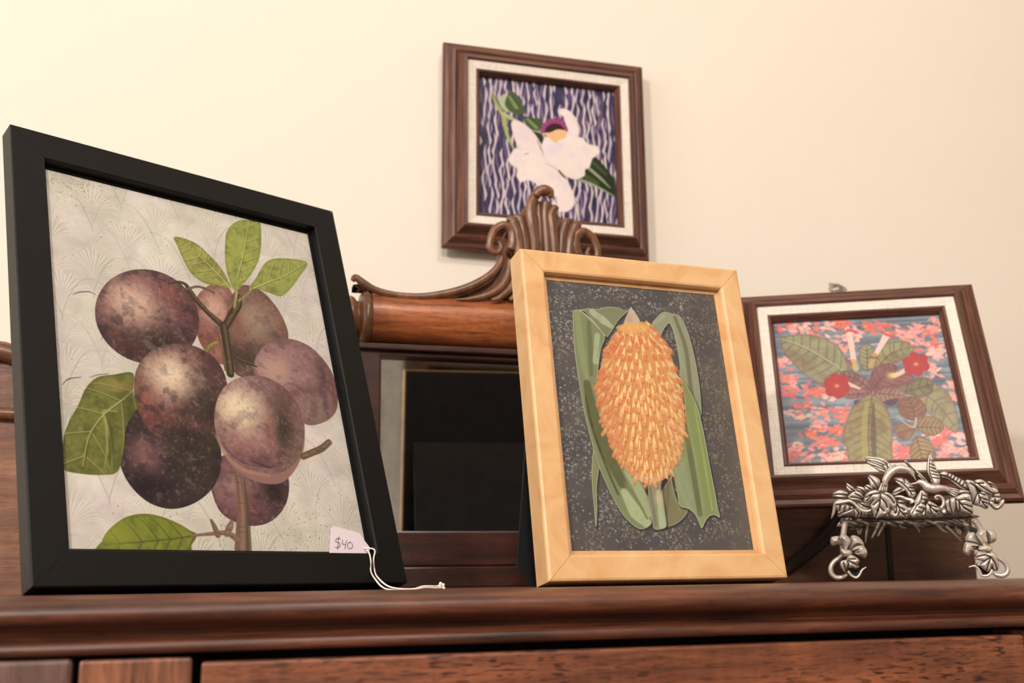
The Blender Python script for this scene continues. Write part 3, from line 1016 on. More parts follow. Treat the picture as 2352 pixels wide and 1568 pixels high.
    def branch(p, wd, c1=ST, c2=SL):
        A.stroke(p, wd, c1, 1, 1.6)
        q = [(x + 1.5, y - 1.5) for x, y in p]
        A.stroke(q, [u * .35 for u in wd], c2, .45, 2.5)
        for (xa, ya), (xb, yb), u in zip(p[:-1], p[1:], wd):
            for _ in range(4):
                t = r.random()
                x_, y_ = xa + (xb - xa) * t, ya + (yb - ya) * t
                A.stroke([(x_ - u * .3, y_ + r.uniform(-2, 2)), (x_ + u * .3, y_ + r.uniform(-2, 2))], 1.4, r.choice([(44, 38, 32), c2, (104, 88, 70)]), .45, 1.6, 1)
    branch([(390, 650), (405, 647), (425, 652), (436, 668), (452, 690), (478, 718), (505, 742), (516, 752)], [5, 6, 8, 13, 14, 13, 16, 16])
    branch([(430, 664), (452, 658), (470, 662), (492, 672)], [5, 6, 6, 5], (112, 98, 70))
    branch([(514, 756), (530, 728), (546, 700), (550, 680)], [18, 18, 20, 10])
    branch([(514, 748), (520, 790), (526, 830), (529, 858)], [20, 18, 18, 18])
    branch([(500, 760), (510, 800), (518, 850)], [4, 5, 5], (124, 88, 66))
    branch([(538, 705), (542, 680), (545, 640)], [6, 7, 4], (150, 150, 96), (206, 206, 150))
    branch([(548, 690), (565, 678), (580, 662)], [5, 5, 3], (150, 140, 96), (200, 196, 150))
    branch([(474, 806), (482, 794), (497, 786)], [5, 8, 8], (128, 134, 62), (190, 194, 110))
    branch([(540, 822), (560, 830), (590, 842)], [8, 8, 3])
    branch([(548, 836), (560, 850), (572, 862)], [6, 5, 3], (96, 96, 60))
    branch([(696, 1048), (715, 1040), (738, 1030), (756, 1015)], [15, 15, 16, 14], (112, 94, 74), (156, 136, 110))
    branch([(545, 1085), (552, 1130), (556, 1180), (556, 1262)], [9, 16, 22, 32], (126, 98, 82), (178, 148, 126))
    A.stroke([(560, 1100), (568, 1160), (572, 1262)], [3, 6, 12], (92, 84, 62), .8, 2)
    branch([(440, 1230), (480, 1226), (520, 1224), (548, 1240)], [4, 7, 10, 14], (128, 104, 86), (170, 146, 122))
    branch([(500, 1228), (492, 1208), (485, 1194)], [12, 10, 5], (120, 92, 82))
    branch([(520, 1226), (528, 1210), (532, 1198)], [12, 14, 7], (134, 106, 92), (186, 160, 140))
    return A


def art_cone(quad):
    A = Art(quad, 620, 860, (90, 86, 85))
    h, w = A.h, A.w
    A.img += ((fbm(h, w, 90, 5) - .5) * 26)[..., None] * np.array([1.1, .9, .5])
    dens = fbm(h, w, 46, 70)
    r = random.Random(9)
    gx = np.linspace(1, 0, w)[None, :]
    A.img += (np.clip((.16 - gx) / .16, 0, 1) * 14)[..., None] * np.array([1.3, 1.0, .3])
    n = 0
    while n < 6800:
        x, y = r.uniform(2, w - 3), r.uniform(2, h - 3)
        if dens[int(y), int(x)] < r.uniform(.30, .60):
            continue
        n += 1
        warm = x / w > .8 or (y / h > .88 and r.random() < .5)
        c_ = r.choice([(160, 156, 148), (146, 144, 134), (128, 124, 124), (176, 172, 164)]) if not warm else r.choice([(140, 122, 96), (126, 116, 92), (150, 142, 126)])
        if r.random() < .16:
            c_ = (118, 118, 84)
        q = r.uniform(1.5, 3.3)
        xi0, yi0 = int(x - q - 1), int(y - q - 1)
        xi1, yi1 = min(w, int(x + q + 2)), min(h, int(y + q + 2))
        xi0, yi0 = max(0, xi0), max(0, yi0)
        Y, X = np.mgrid[yi0:yi1, xi0:xi1]
        th = r.uniform(0, 3)
        d = np.hypot(X + .5 - x, Y + .5 - y) * (1 + .25 * np.sin(4 * np.arctan2(Y + .5 - y, X + .5 - x) + th))
        mm = np.clip(q - d + .5, 0, 1) * r.uniform(.45, .95)
        s = A.img[yi0:yi1, xi0:xi1]
        s += (np.array(c_, float) - s) * mm[..., None]
    LG, DG, PALE = (156, 158, 130), (112, 112, 86), (188, 194, 166)

    def strap(out, col=LG, edge=(196, 200, 168), streaks=(), soft=1.2):
        O = np.array(out, float)
        A.stroke(np.r_[O, O[:1]] + (2, 3), 5, (38, 36, 36), .6, 4)
        m_ = A.poly(out, col, 1, soft, n=4)
        keep = A.img.copy()
        for (p, wd, c_, a_) in streaks:
            A.stroke(p, wd, c_, a_, 4)
        lim = np.zeros((h, w))
        b_ = m_[0]
        lim[b_[1]:b_[3], b_[0]:b_[2]] = m_[1]
        A.img = keep + (A.img - keep) * lim[..., None]
        A.mottle(m_, [q * .9 for q in col], .5, .8, .3, 'n1')
        A.stroke(np.r_[O, O[:1]], 1.6, edge, .75)
        return m_
    # thin blade at the lower left
    strap([(1364, 1028), (1360, 1075), (1361, 1120), (1365, 1165), (1369, 1208), (1371, 1165), (1370, 1120), (1374, 1085), (1376, 1065)], (140, 144, 100))
    # looped leaf at upper right
    strap([(1497, 746), (1510, 728), (1525, 717), (1545, 721), (1562, 727), (1576, 752), (1588, 790), (1598, 835), (1606, 885), (1610, 930), (1609, 960), (1597, 930), (1580, 895), (1564, 868), (1562, 840), (1556, 800), (1548, 765), (1538, 742), (1526, 752), (1514, 772)], LG, (190, 198, 166), [([(1550, 728), (1575, 800), (1588, 900), (1600, 950)], [8, 10, 10, 6], DG, .8), ([(1538, 735), (1556, 790), (1570, 850)], [6, 8, 8], (156, 172, 132), .8), ([(1505, 742), (1525, 725)], 8, (166, 174, 140), .8)])
    # left leaf, folding over at the top and running to the stem
    strap([(1450, 706), (1440, 716), (1420, 735), (1395, 772), (1384, 764), (1365, 740), (1345, 716), (1330, 712), (1352, 709), (1375, 710), (1395, 705), (1420, 707), (1438, 715)], (132, 138, 102), (190, 192, 160), [([(1360, 716), (1385, 735), (1405, 750)], [14, 18, 10], PALE, .8)])
    strap([(1316, 718), (1322, 712), (1334, 714), (1360, 738), (1388, 770), (1380, 800), (1374, 840), (1371, 880), (1374, 930), (1390, 985), (1412, 1030), (1436, 1070), (1462, 1100), (1482, 1120), (1492, 1160), (1497, 1190), (1492, 1206), (1472, 1214), (1452, 1203), (1430, 1180), (1408, 1142), (1388, 1100), (1372, 1060), (1358, 1010), (1344, 955), (1334, 900), (1326, 850), (1319, 790)],
          (134, 142, 104), (200, 204, 172), [([(1326, 720), (1335, 800), (1350, 880)], [14, 16, 8], (150, 158, 112), .8), ([(1352, 740), (1356, 800), (1358, 860)], [10, 12, 8], (110, 112, 78), .8), ([(1372, 770), (1368, 830)], [12, 14], (176, 192, 150), .8),
                                             ([(1348, 880), (1362, 950), (1390, 1030), (1430, 1110)], [16, 26, 30, 20], (96, 98, 64), .85), ([(1345, 910), (1362, 985), (1392, 1070), (1420, 1135)], [3, 5, 5, 4], (72, 72, 48), .8),
                                             ([(1434, 1130), (1460, 1175), (1485, 1200)], [16, 30, 20], (182, 194, 150), .9), ([(1440, 1080), (1470, 1130), (1488, 1180)], [16, 22, 16], (170, 182, 138), .9), ([(1436, 1110), (1465, 1150), (1486, 1190)], [4, 6, 5], (120, 132, 84), .9)])
    A.stroke([(1330, 712), (1345, 722), (1366, 742), (1390, 770)], 2.2, (196, 200, 170), .9)
    # brown leaf low right, then the broad blade
    strap([(1540, 1085), (1548, 1130), (1562, 1160), (1579, 1167), (1572, 1185), (1556, 1200), (1535, 1208), (1522, 1206), (1520, 1170), (1522, 1140), (1528, 1115)], (134, 130, 96), (186, 184, 150), [([(1535, 1110), (1530, 1180)], 8, (112, 106, 78), .7), ([(1545, 1120), (1560, 1170)], 8, (150, 146, 110), .6)])
    strap([(1560, 866), (1580, 890), (1600, 930), (1612, 975), (1622, 1025), (1632, 1080), (1642, 1130), (1648, 1165), (1653, 1187), (1642, 1182), (1630, 1184), (1620, 1196), (1612, 1212), (1606, 1200), (1596, 1180), (1580, 1167), (1562, 1160), (1556, 1130), (1548, 1090), (1542, 1070), (1556, 1040), (1568, 1000), (1574, 960), (1572, 910)],
          (146, 160, 112), (206, 210, 178), [([(1575, 890), (1600, 990), (1622, 1100), (1632, 1180)], [22, 26, 26, 22], (138, 152, 94), .9), ([(1570, 960), (1588, 1060), (1608, 1180)], [10, 14, 12], (110, 112, 80), .9), ([(1556, 1050), (1570, 1110), (1590, 1170)], [22, 30, 20], (156, 168, 134), .85), ([(1595, 930), (1618, 1060), (1636, 1170)], [4, 6, 6], (164, 178, 112), .7)])
    for i in range(7):
        A.stroke([(1548 + i * 5, 1050 + i * 4), (1562 + i * 5, 1100 + i * 6), (1576 + i * 4, 1150 + i * 4)], 1.2, (124, 136, 104), .5)
    A.stroke([(1542, 1094), (1528, 1112), (1520, 1135)], 3, (196, 200, 170), .7)
    # stem
    strap([(1488, 1108), (1520, 1108), (1521, 1135), (1526, 1170), (1530, 1206), (1518, 1214), (1502, 1212), (1498, 1180), (1492, 1150)], (150, 150, 122), (186, 188, 158), [([(1512, 1130), (1522, 1208)], [10, 16], (182, 194, 152), .9), ([(1492, 1120), (1506, 1205)], [8, 8], (122, 120, 92), .7)])
    A.glow((1514, 1145), 9, 12, (214, 186, 160), .8)
    A.poly([(1480, 1104), (1488, 1118), (1488, 1138), (1480, 1120)], (46, 44, 44), .9)
    A.poly([(1530, 1096), (1540, 1094), (1524, 1120), (1520, 1128), (1519, 1110)], (46, 44, 48), .9)
    # flower head
    body = [(1436, 742), (1412, 766), (1392, 800), (1380, 840), (1372, 885), (1376, 930), (1390, 982), (1408, 1030), (1430, 1066), (1458, 1096), (1490, 1112), (1528, 1098), (1549, 1070), (1564, 1030), (1572, 985), (1570, 930), (1560, 880), (1546, 830), (1524, 782), (1494, 746), (1465, 738)]
    m_ = A.poly(body, (218, 160, 98), 1, 3)
    B = np.array(body, float)
    pts = []
    rows = 25
    for i in range(rows):
        t = i / (rows - 1)
        y = 738 + (1106 - 738) * t
        ax_ = 1456 + 34 * t                            # leaning axis
        xs = []
        for k in range(len(B)):
            p, q = B[k], B[(k + 1) % len(B)]
            if (p[1] - y) * (q[1] - y) < 0:
                xs.append(p[0] + (q[0] - p[0]) * (y - p[1]) / (q[1] - p[1]))
        if len(xs) < 2:
            continue
        x0, x1 = min(xs) + 3, max(xs) - 3
        nn = max(3, int((x1 - x0) / 13.0))
        for j in range(nn + 1):
            u = -1 + 2 * (j + (.5 if i % 2 else 0)) / nn
            if u > 1.02:
                continue
            xx = (x0 + x1) / 2 + (x1 - x0) / 2 * math.sin(u * 1.35) / math.sin(1.35)
            pts.append((t, u, xx + r.uniform(-3.5, 3.5), y + r.uniform(-8, 8) - 10 * (u * u) * (.5 - t)))
    for (t, u, x, y) in sorted(pts, key=lambda q: -q[0]):
        ang = u * (1.05 - .75 * t) + r.uniform(-.12, .12)
        d = np.array([math.sin(ang), math.cos(ang)])
        L = (18 + 9 * (1 - abs(t - .45))) * r.uniform(.85, 1.12)
        wd = (11.0 - 3.6 * t) * r.uniform(.85, 1.1)
        a_ = np.array([x, y]) - d * L * .55
        e_ = np.array([x, y]) + d * L * .5
        shade = .90 + .10 * math.cos(u * 1.4 + .3)
        red = np.clip(.9 - t * .75 + r.uniform(-.3, .3), .12, 1)
        bc = np.array([250, 212, 148]) * shade + np.array([0, -6, 4]) * r.uniform(-1, 1)
        if u < -.45:
            bc = bc * np.array([.93, .84, .84])
        tipc = np.array([226, 118, 82]) * red + bc * np.array([.97, .86, .72]) * (1 - red)
        A.stroke([a_ + (1.8, 2), e_ + (2.2, 2)], [wd * .6, wd * 1.05], (190, 112, 70), .45, 2.8, 1)
        A.stroke([a_, (a_ + e_) / 2, e_ - d * wd * .3], [wd * .45, wd * .85, wd * .8], bc, .97, 1.4, 2)
        A.stroke([(a_ + e_) / 2 - d * 2 + (-1, 0), a_ + d * L * .3 + (-1, 0)], [wd * .3, wd * .15], (250, 222, 156), .7, 1.6, 1)
        A.stroke([e_ - d * wd * .75, e_ - d * wd * .2], [wd * .6, wd * .72], tipc, .5 + .45 * red, 2.0, 1)
    for i in range(26):
        x = 1462 + i * 2.8
        A.stroke([(x, 1096 - abs(i - 12) * .6), (x + r.uniform(-4, 4), 1112 - abs(i - 11) * 1.1)], 1.6, (222, 182, 150), .8, 1.2, 1)
    tip = A.poly([(1432, 742), (1440, 722), (1449, 704), (1458, 716), (1470, 736), (1462, 748), (1446, 750)], (206, 186, 160), 1, 1.6, smooth=False)
    A.glow((1446, 734), 8, 14, (176, 150, 128), .6, tip, .3)
    for u in np.linspace(-1, 1, 11):
        A.stroke([(1452 + u * 14, 744), (1452 + u * 34, 752 + 14 * (1 - u * u))], [5, 6], (230, 180, 112), .8, 2, 1)
    return A


def art_orchid(quad):
    A = Art(quad, 460, 460, (58, 52, 84))
    h, w = A.h, A.w
    A.img += ((fbm(h, w, 30, 5) - .5) * 40)[..., None] * np.array([1.0, .8, .9])
    r = random.Random(21)
    Pinv = np.linalg.inv(A.H)

    def toph(pts):
        q = np.c_[np.asarray(pts, float), np.ones(len(pts))] @ Pinv.T
        return q[:, :2] / q[:, 2:]
    # combed threads: mauve and indigo lenses, then wavy white ones
    for kind in ('mauve', 'dark', 'white'):
        for col in range(-1, 26):
            y = r.uniform(-60, -10)
            while y < h + 10:
                L = r.uniform(58, 104)
                x = col * 18.5 + r.uniform(-5, 5) + (9 if kind != 'white' else 0)
                a = r.uniform(2, 5.5) * r.choice((-1, 1))
                P = [(x, y), (x + a, y + L * .28), (x + a * .2, y + L * .55), (x - a * .8, y + L * .8), (x - a * .3, y + L)]
                if kind == 'mauve' and r.random() < .75:
                    A.stroke(toph(P), [1, 4, 7, 4, 1], r.choice([(136, 108, 136), (118, 92, 126), (150, 122, 146)]), .8, 2.2, 4)
                elif kind == 'dark' and r.random() < .6:
                    A.stroke(toph(P), [1, 5, 8, 5, 1], r.choice([(48, 44, 80), (40, 38, 70), (58, 50, 92)]), .8, 2.2, 4)
                elif kind == 'white' and r.random() < .86:
                    A.stroke(toph(P), [1.5, 6.2, 4.0, 6.4, 1.5], r.choice([(226, 208, 208), (214, 196, 204), (236, 220, 214)]), .92, 1.8, 4)
                    if r.random() < .45:
                        A.stroke(toph([(x + 6, y + 4), (x + 8, y + L * .3), (x + 4, y + L * .55)]), [1, 3, 1], (206, 190, 204), .8, 1.8, 4)
                y += L * r.uniform(.8, 1.05)
    W1, W2, LV = (252, 234, 224), (250, 226, 218), (232, 216, 232)
    # stems and leaves
    A.stroke([(1132, 216), (1144, 244), (1156, 262), (1160, 285), (1166, 312), (1180, 342)], [7, 10, 12, 9, 8, 4], (170, 178, 110), 1, 1.6)
    A.stroke([(1132, 216), (1146, 240), (1160, 262)], [3, 4, 3], (96, 120, 56), .8, 1.4)
    A.stroke([(1156, 262), (1190, 280), (1225, 298), (1248, 310)], [9, 7, 6, 5], (186, 190, 130), 1, 1.6)
    A.poly([(1145, 226), (1165, 216), (1180, 240), (1192, 262), (1172, 258), (1155, 250)], (196, 200, 160), .9, 2)
    for o_, hi in (([(1160, 240), (1164, 222), (1172, 210), (1184, 214), (1196, 230), (1206, 258), (1190, 263), (1172, 256)], [(1170, 222), (1186, 246)]),
                   ([(1202, 268), (1222, 270), (1244, 276), (1246, 296), (1230, 300), (1212, 292)], [(1212, 274), (1232, 292)])):
        q = A.poly(o_, (70, 88, 48), 1, 1.6)
        A.stroke(hi, [6, 10], (132, 152, 84), .9, 4)
        A.stroke([(a + 6, b_ - 2) for a, b_ in hi], [3, 4], (48, 60, 34), .8, 3)
    A.poly([(1224, 302), (1246, 310), (1244, 330), (1236, 318)], (44, 50, 34), 1)
    # blade at the right
    A.poly([(1346, 388), (1352, 372), (1364, 360), (1380, 372), (1398, 394), (1412, 416), (1412, 452), (1385, 436), (1352, 420), (1322, 412)], (40, 52, 32), 1, 1.6)
    A.stroke([(1350, 384), (1380, 410), (1402, 432)], [8, 7, 2], (170, 180, 142), .85, 3)
    A.stroke([(1360, 372), (1392, 400)], [10, 6], (74, 94, 58), .7, 5)
    A.stroke([(1322, 410), (1362, 424), (1410, 450)], [9, 7, 3], (176, 186, 150), .8, 3)
    A.stroke([(1340, 402), (1372, 420)], [10, 8], (92, 116, 60), .6, 5)

    def petal(o_, c_=W1, sh=()):
        q = A.poly(o_, c_, 1, 1.8)
        A.mottle(q, LV, .52, .74, .35, 'n1')
        A.mottle(q, (255, 246, 236), .5, .7, .5, 'n3')
        A.blend(q[0], np.clip(1 - q[2] / (5 * A.k), 0, 1) * q[1] * .35, (216, 196, 206))
        for p, c2, a_ in sh:
            A.glow(p, 14, 12, c2, a_, q, .2)
    petal([(1272, 392), (1282, 394), (1298, 404), (1310, 428), (1320, 456), (1316, 476), (1298, 487), (1276, 482), (1268, 470), (1274, 455), (1268, 430)])
    petal([(1174, 284), (1184, 276), (1200, 282), (1220, 298), (1238, 322), (1248, 350), (1240, 372), (1216, 362), (1196, 344), (1182, 320)], W2, [((1205, 310), LV, .4)])
    petal([(1178, 346), (1186, 340), (1206, 342), (1230, 348), (1250, 360), (1264, 374), (1282, 392), (1288, 412), (1282, 428), (1262, 437), (1240, 432), (1228, 420), (1212, 414), (1196, 418), (1186, 404), (1188, 388), (1174, 378), (1168, 366)], W1, [((1190, 360), LV, .4)])
    petal([(1284, 262), (1284, 252), (1296, 249), (1312, 258), (1326, 278), (1330, 302), (1322, 322), (1304, 322), (1300, 300), (1296, 280), (1294, 268)], W2)
    petal([(1246, 350), (1246, 330), (1254, 314), (1280, 316), (1302, 304), (1322, 312), (1340, 318), (1350, 330), (1372, 336), (1378, 350), (1368, 358), (1360, 366), (1354, 384), (1344, 390), (1342, 404), (1320, 412), (1296, 402), (1272, 384), (1256, 372)], W1, [((1266, 345), LV, .6), ((1280, 330), LV, .5), ((1345, 340), (244, 216, 220), .5)])
    A.stroke([(1252, 376), (1272, 384), (1284, 392)], 1.6, (190, 186, 130), .8)
    A.stroke([(1284, 392), (1292, 402), (1300, 410)], [4, 5, 2], (66, 58, 50), .9)
    A.stroke([(1234, 322), (1242, 340), (1248, 352)], [1.5, 2.5, 1], (110, 90, 96), .8)
    A.stroke([(1205, 354), (1214, 352)], 2, (150, 140, 120), .8)
    A.poly([(1242, 306), (1246, 288), (1258, 276), (1274, 272), (1292, 272), (1300, 286), (1304, 302), (1284, 296), (1264, 300)], (150, 56, 112), 1, 1.6)
    for i in range(9):
        a = math.pi * (1.02 + .96 * i / 8)
        A.stroke([(1272 + 22 * math.cos(a), 300 + 20 * math.sin(a)), (1272 + 30 * math.cos(a), 300 + 28 * math.sin(a))], [2, 3], (188, 96, 150), .8, 1.4, 1)
    A.poly([(1252, 302), (1258, 290), (1270, 284), (1286, 286), (1296, 298), (1280, 297), (1264, 304)], (46, 26, 30), 1, 1.6)
    A.poly([(1250, 306), (1264, 304), (1282, 297), (1302, 302), (1298, 316), (1284, 322), (1276, 328), (1262, 318)], (248, 198, 140), 1, 1.8)
    A.stroke([(1276, 452), (1278, 466)], [2, 3], (120, 104, 120), .7)
    return A


def art_blossom(quad):
    A = Art(quad, 520, 470, (122, 130, 138))
    h, w = A.h, A.w
    r = random.Random(4)
    Pinv = np.linalg.inv(A.H)

    def toph(pts):
        q = np.c_[np.asarray(pts, float), np.ones(len(pts))] @ Pinv.T
        return q[:, :2] / q[:, 2:]
    n_ = vnoise(h, w, 14, 6)
    st = np.repeat(vnoise(h, 12, 7, 3)[:, :1], w, 1) * .5 + fbm(h, w, 40, 30) * .5
    A.img += ((st - .5) * 90)[..., None] * np.array([.9, 1, 1.0])
    for _ in range(110):     # pale and slate dashes
        x, y = r.uniform(0, w), r.uniform(0, h)
        A.stroke(toph([(x, y), (x + r.uniform(14, 50), y + r.uniform(-5, 5))]), r.uniform(2, 6), r.choice([(196, 204, 204), (76, 82, 110), (92, 100, 122), (168, 178, 178), (132, 136, 132)]), r.uniform(.4, .8), 3, 1)
    # coral clusters
    Pk = [(240, 158, 148), (232, 130, 118), (246, 186, 174), (230, 116, 98), (240, 168, 158), (222, 120, 114)]
    spots = [(1800, 748), (1825, 760), (1850, 752), (1880, 764), (1905, 748), (1935, 745), (1960, 770), (1935, 790), (1990, 752), (2020, 748), (2050, 770), (2075, 760), (2110, 752), (2135, 756), (2150, 745),
             (2085, 785), (2120, 790), (2150, 792), (2158, 812), (2140, 850), (2125, 835), (1800, 830), (1808, 868), (1822, 880), (1815, 905), (1860, 895), (1880, 900), (1905, 905), (1830, 950), (1845, 935), (1885, 945), (1880, 975), (1862, 995),
             (1930, 945), (1935, 965), (1905, 1015), (1920, 990), (1890, 1020), (1830, 1030), (1850, 1045), (1815, 1045), (1900, 1050), (1935, 1045), (1960, 1052), (2055, 1025), (2075, 1035), (2065, 1048), (2150, 1000), (2175, 990), (2160, 1012), (2210, 1000), (2190, 1030), (2205, 1040), (2165, 1045), (2185, 880), (2195, 905), (2140, 815), (2085, 812)]
    for (px_, py_) in spots:
        c_ = r.choice(Pk)
        for _ in range(13):
            dx, dy = r.gauss(0, 11), r.gauss(0, 8)
            a = r.uniform(-.9, .5)
            L = r.uniform(4, 10)
            cc = [min(255, q * r.uniform(.92, 1.06)) for q in c_]
            A.stroke([(px_ + dx - L * math.cos(a), py_ + dy + L * math.sin(a)), (px_ + dx, py_ + dy), (px_ + dx + L * math.cos(a), py_ + dy - L * math.sin(a))], [3, 9, 3], cc, .85, 2, 2)
        for _ in range(4):
            dx, dy = r.gauss(0, 9), r.gauss(0, 6)
            A.stroke([(px_ + dx, py_ + dy), (px_ + dx + 6, py_ + dy - 4)], 2, r.choice([(206, 84, 78), (252, 206, 192)]), .6, 1.6, 1)
    G, GD, GL, RD = (146, 138, 102), (112, 92, 76), (168, 166, 122), (128, 74, 76)

    def lf(out, mid, c_=G, d_=GD, l_=GL, v=7, half=None, e=RD):
        return leaf_art(A, out, mid, c_, d_, l_, v, 1, d_, e, 1.4, 1.5, .7)
    # far leaves
    lf([(1975, 800), (1990, 790), (2006, 800), (2010, 830), (2000, 850), (1985, 850), (1974, 830)], [(1992, 850), (1990, 796)], (150, 152, 116))
    lf([(2010, 852), (2012, 820), (2028, 795), (2050, 784), (2080, 784), (2098, 800), (2090, 820), (2065, 830), (2040, 838)], [(2012, 848), (2045, 812), (2092, 796)], (150, 150, 106))
    # long leaf at upper left
    q = lf([(1792, 776), (1815, 770), (1850, 768), (1885, 774), (1915, 788), (1935, 808), (1945, 835), (1952, 850), (1930, 855), (1905, 862), (1888, 880), (1860, 868), (1835, 848), (1812, 822), (1797, 800)], [(1952, 862), (1905, 832), (1850, 800), (1794, 778)], (150, 150, 118), (112, 100, 80), (170, 168, 132), 9)
    A.glow((1835, 826), 40, 16, (132, 104, 86), .6, q, .3, .75)
    A.stroke([(1795, 778), (1850, 798), (1905, 830), (1945, 858)], [2, 3, 3, 2], (186, 180, 146), .9)
    # right hand leaves
    lf([(2090, 888), (2115, 872), (2145, 880), (2175, 900), (2192, 930), (2200, 960), (2200, 990), (2180, 985), (2150, 962), (2125, 940), (2104, 915)], [(2095, 892), (2145, 920), (2198, 985)], (152, 144, 110), (118, 104, 80))
    lf([(2008, 900), (2040, 890), (2080, 882), (2120, 866), (2142, 876), (2140, 900), (2115, 912), (2085, 905), (2050, 900)], [(2010, 902), (2080, 898), (2138, 882)], (122, 114, 88), (96, 84, 68))
    lf([(2006, 902), (2030, 890), (2060, 890), (2078, 902), (2070, 918), (2040, 926), (2018, 920)], [(2008, 902), (2072, 908)], (150, 126, 106), RD)
    # dark rosette in the middle
    lf([(2003, 898), (1998, 875), (2005, 850), (2025, 836), (2052, 836), (2062, 848), (2050, 862), (2090, 858), (2098, 872), (2070, 884), (2035, 890)], [(2004, 892), (2030, 864), (2058, 842)], (140, 98, 96), (112, 66, 72), (160, 124, 116))
    lf([(2003, 898), (1998, 876), (1978, 862), (1950, 852), (1928, 856), (1945, 876), (1968, 892), (1990, 900)], [(2002, 898), (1970, 872), (1932, 858)], (140, 110, 98), (110, 62, 70), (168, 146, 126))
    lf([(2003, 900), (1975, 892), (1945, 894), (1932, 908), (1955, 916), (1985, 910)], [(2003, 902), (1940, 906)], (150, 114, 104), (120, 70, 74))
    A.poly([(1962, 920), (1990, 914), (2003, 908), (1985, 925), (1966, 930)], (70, 62, 92), .9, 3)
    A.poly([(2030, 922), (2062, 914), (2056, 928), (2040, 930)], (82, 62, 84), .9, 3)
    # big hanging leaf
    q = lf([(2003, 905), (1980, 915), (1960, 935), (1945, 965), (1937, 1000), (1945, 1030), (1958, 1062), (2042, 1062), (2048, 1030), (2050, 990), (2045, 955), (2028, 925)], [(2003, 905), (1996, 960), (1994, 1010), (1998, 1062)], (152, 140, 98), (112, 94, 66), (176, 168, 116), 9)
    A.stroke([(1990, 925), (1985, 980), (1988, 1060)], [6, 14, 12], (168, 158, 92), .7, 4)
    A.stroke([(2006, 925), (2006, 990), (2008, 1060)], [4, 12, 10], (88, 72, 62), .7, 4)
    # small sprig at lower right
    lf(ell(2095, 938, 34, 27, .35, 16), [(2100, 966), (2096, 938), (2085, 914)], (140, 106, 84), (116, 74, 66), (160, 132, 100))
    lf([(2104, 980), (2110, 962), (2132, 956), (2155, 962), (2168, 980), (2155, 996), (2130, 1000)], [(2106, 980), (2166, 982)], (152, 134, 90), (122, 84, 70))
    lf([(2102, 985), (2085, 972), (2065, 974), (2055, 990), (2070, 1008), (2090, 1006)], [(2102, 984), (2060, 994)], (150, 124, 92), (124, 80, 70))
    lf([(2104, 1002), (2124, 1006), (2142, 1024), (2148, 1062), (2100, 1062), (2090, 1030)], [(2104, 1002), (2120, 1060)], (158, 140, 92), (118, 78, 66))
    A.stroke([(2060, 955), (2080, 972), (2100, 980), (2104, 960)], [2, 3, 4, 5], (192, 184, 150), .8)
    # tubular blossoms
    A.stroke([(1948, 758), (1955, 790), (1961, 826)], [16, 12, 12], (250, 196, 180), 1, 2)
    A.stroke([(1938, 766), (1950, 758), (1972, 764)], [5, 9, 4], (196, 92, 80), .9, 2)
    A.stroke([(1960, 828), (1966, 846)], [10, 14], (190, 172, 110), 1, 2)
    A.stroke([(1944, 824), (1954, 836)], [6, 8], (176, 74, 76), .9, 2)
    A.stroke([(2036, 770), (2024, 792), (2012, 812)], [16, 12, 10], (248, 196, 186), 1, 2)
    A.stroke([(2024, 762), (2036, 768), (2056, 776)], [4, 8, 5], (190, 90, 84), .9, 2)
    A.stroke([(2010, 814), (2000, 840)], [10, 12], (176, 160, 104), 1, 2)
    A.stroke([(1998, 820), (2014, 822)], [6, 5], (160, 74, 76), .9, 2)
    A.stroke([(2052, 862), (2066, 858), (2078, 850)], [12, 9, 10], (236, 190, 170), 1, 2)
    A.glow((2046, 862), 9, 8, (206, 196, 104), .9)
    A.stroke([(1948, 882), (1960, 886), (1975, 892)], [12, 8, 4], (244, 204, 186), .9, 2)
    # red flowers
    for (cx_, cy_, rx, ry) in ((1922, 886, 29, 26), (2104, 836, 30, 23)):
        for k_ in range(6):
            a = k_ * math.pi / 3 + .3
            A.poly(ell(cx_ + rx * .52 * math.cos(a), cy_ + ry * .52 * math.sin(a), rx * .56, ry * .56, a, 12), (172, 60, 60), 1, 2)
        A.glow((cx_, cy_), rx * .7, ry * .7, (176, 66, 62), .7)
        A.glow((cx_, cy_), 5, 4, (232, 170, 130), .9)
    return A
# ------------------------------------------------------------------ picture frames
def frame_root(name, label, pose, scale, dz=0.0, cat='picture frame'):
    """pose = foot direction (x, z at y = 1), yaw, lean, tilt, width, height of the measured rectangle at y = 1"""
    x, z, yaw, lean, tilt, w_, h_ = pose
    ux = np.array([math.cos(yaw), math.sin(yaw), 0])
    n_ = np.array([-math.sin(yaw), math.cos(yaw), 0])
    uv = math.cos(lean) * np.array([0, 0, 1]) + math.sin(lean) * n_
    a = math.cos(tilt) * ux - math.sin(tilt) * uv
    b_ = math.sin(tilt) * ux + math.cos(tilt) * uv
    away = np.cross(b_, a)
    o = CAM + scale * np.array([x, 1, z]) + np.array([0, 0, dz])
    M_ = Matrix(((a[0], away[0], b_[0], o[0]), (a[1], away[1], b_[1], o[1]), (a[2], away[2], b_[2], o[2]), (0, 0, 0, 1)))
    R_ = empty(name, label, cat, mat4=M_)
    bpy.context.view_layer.update()
    return R_, w_ * scale, h_ * scale, M_


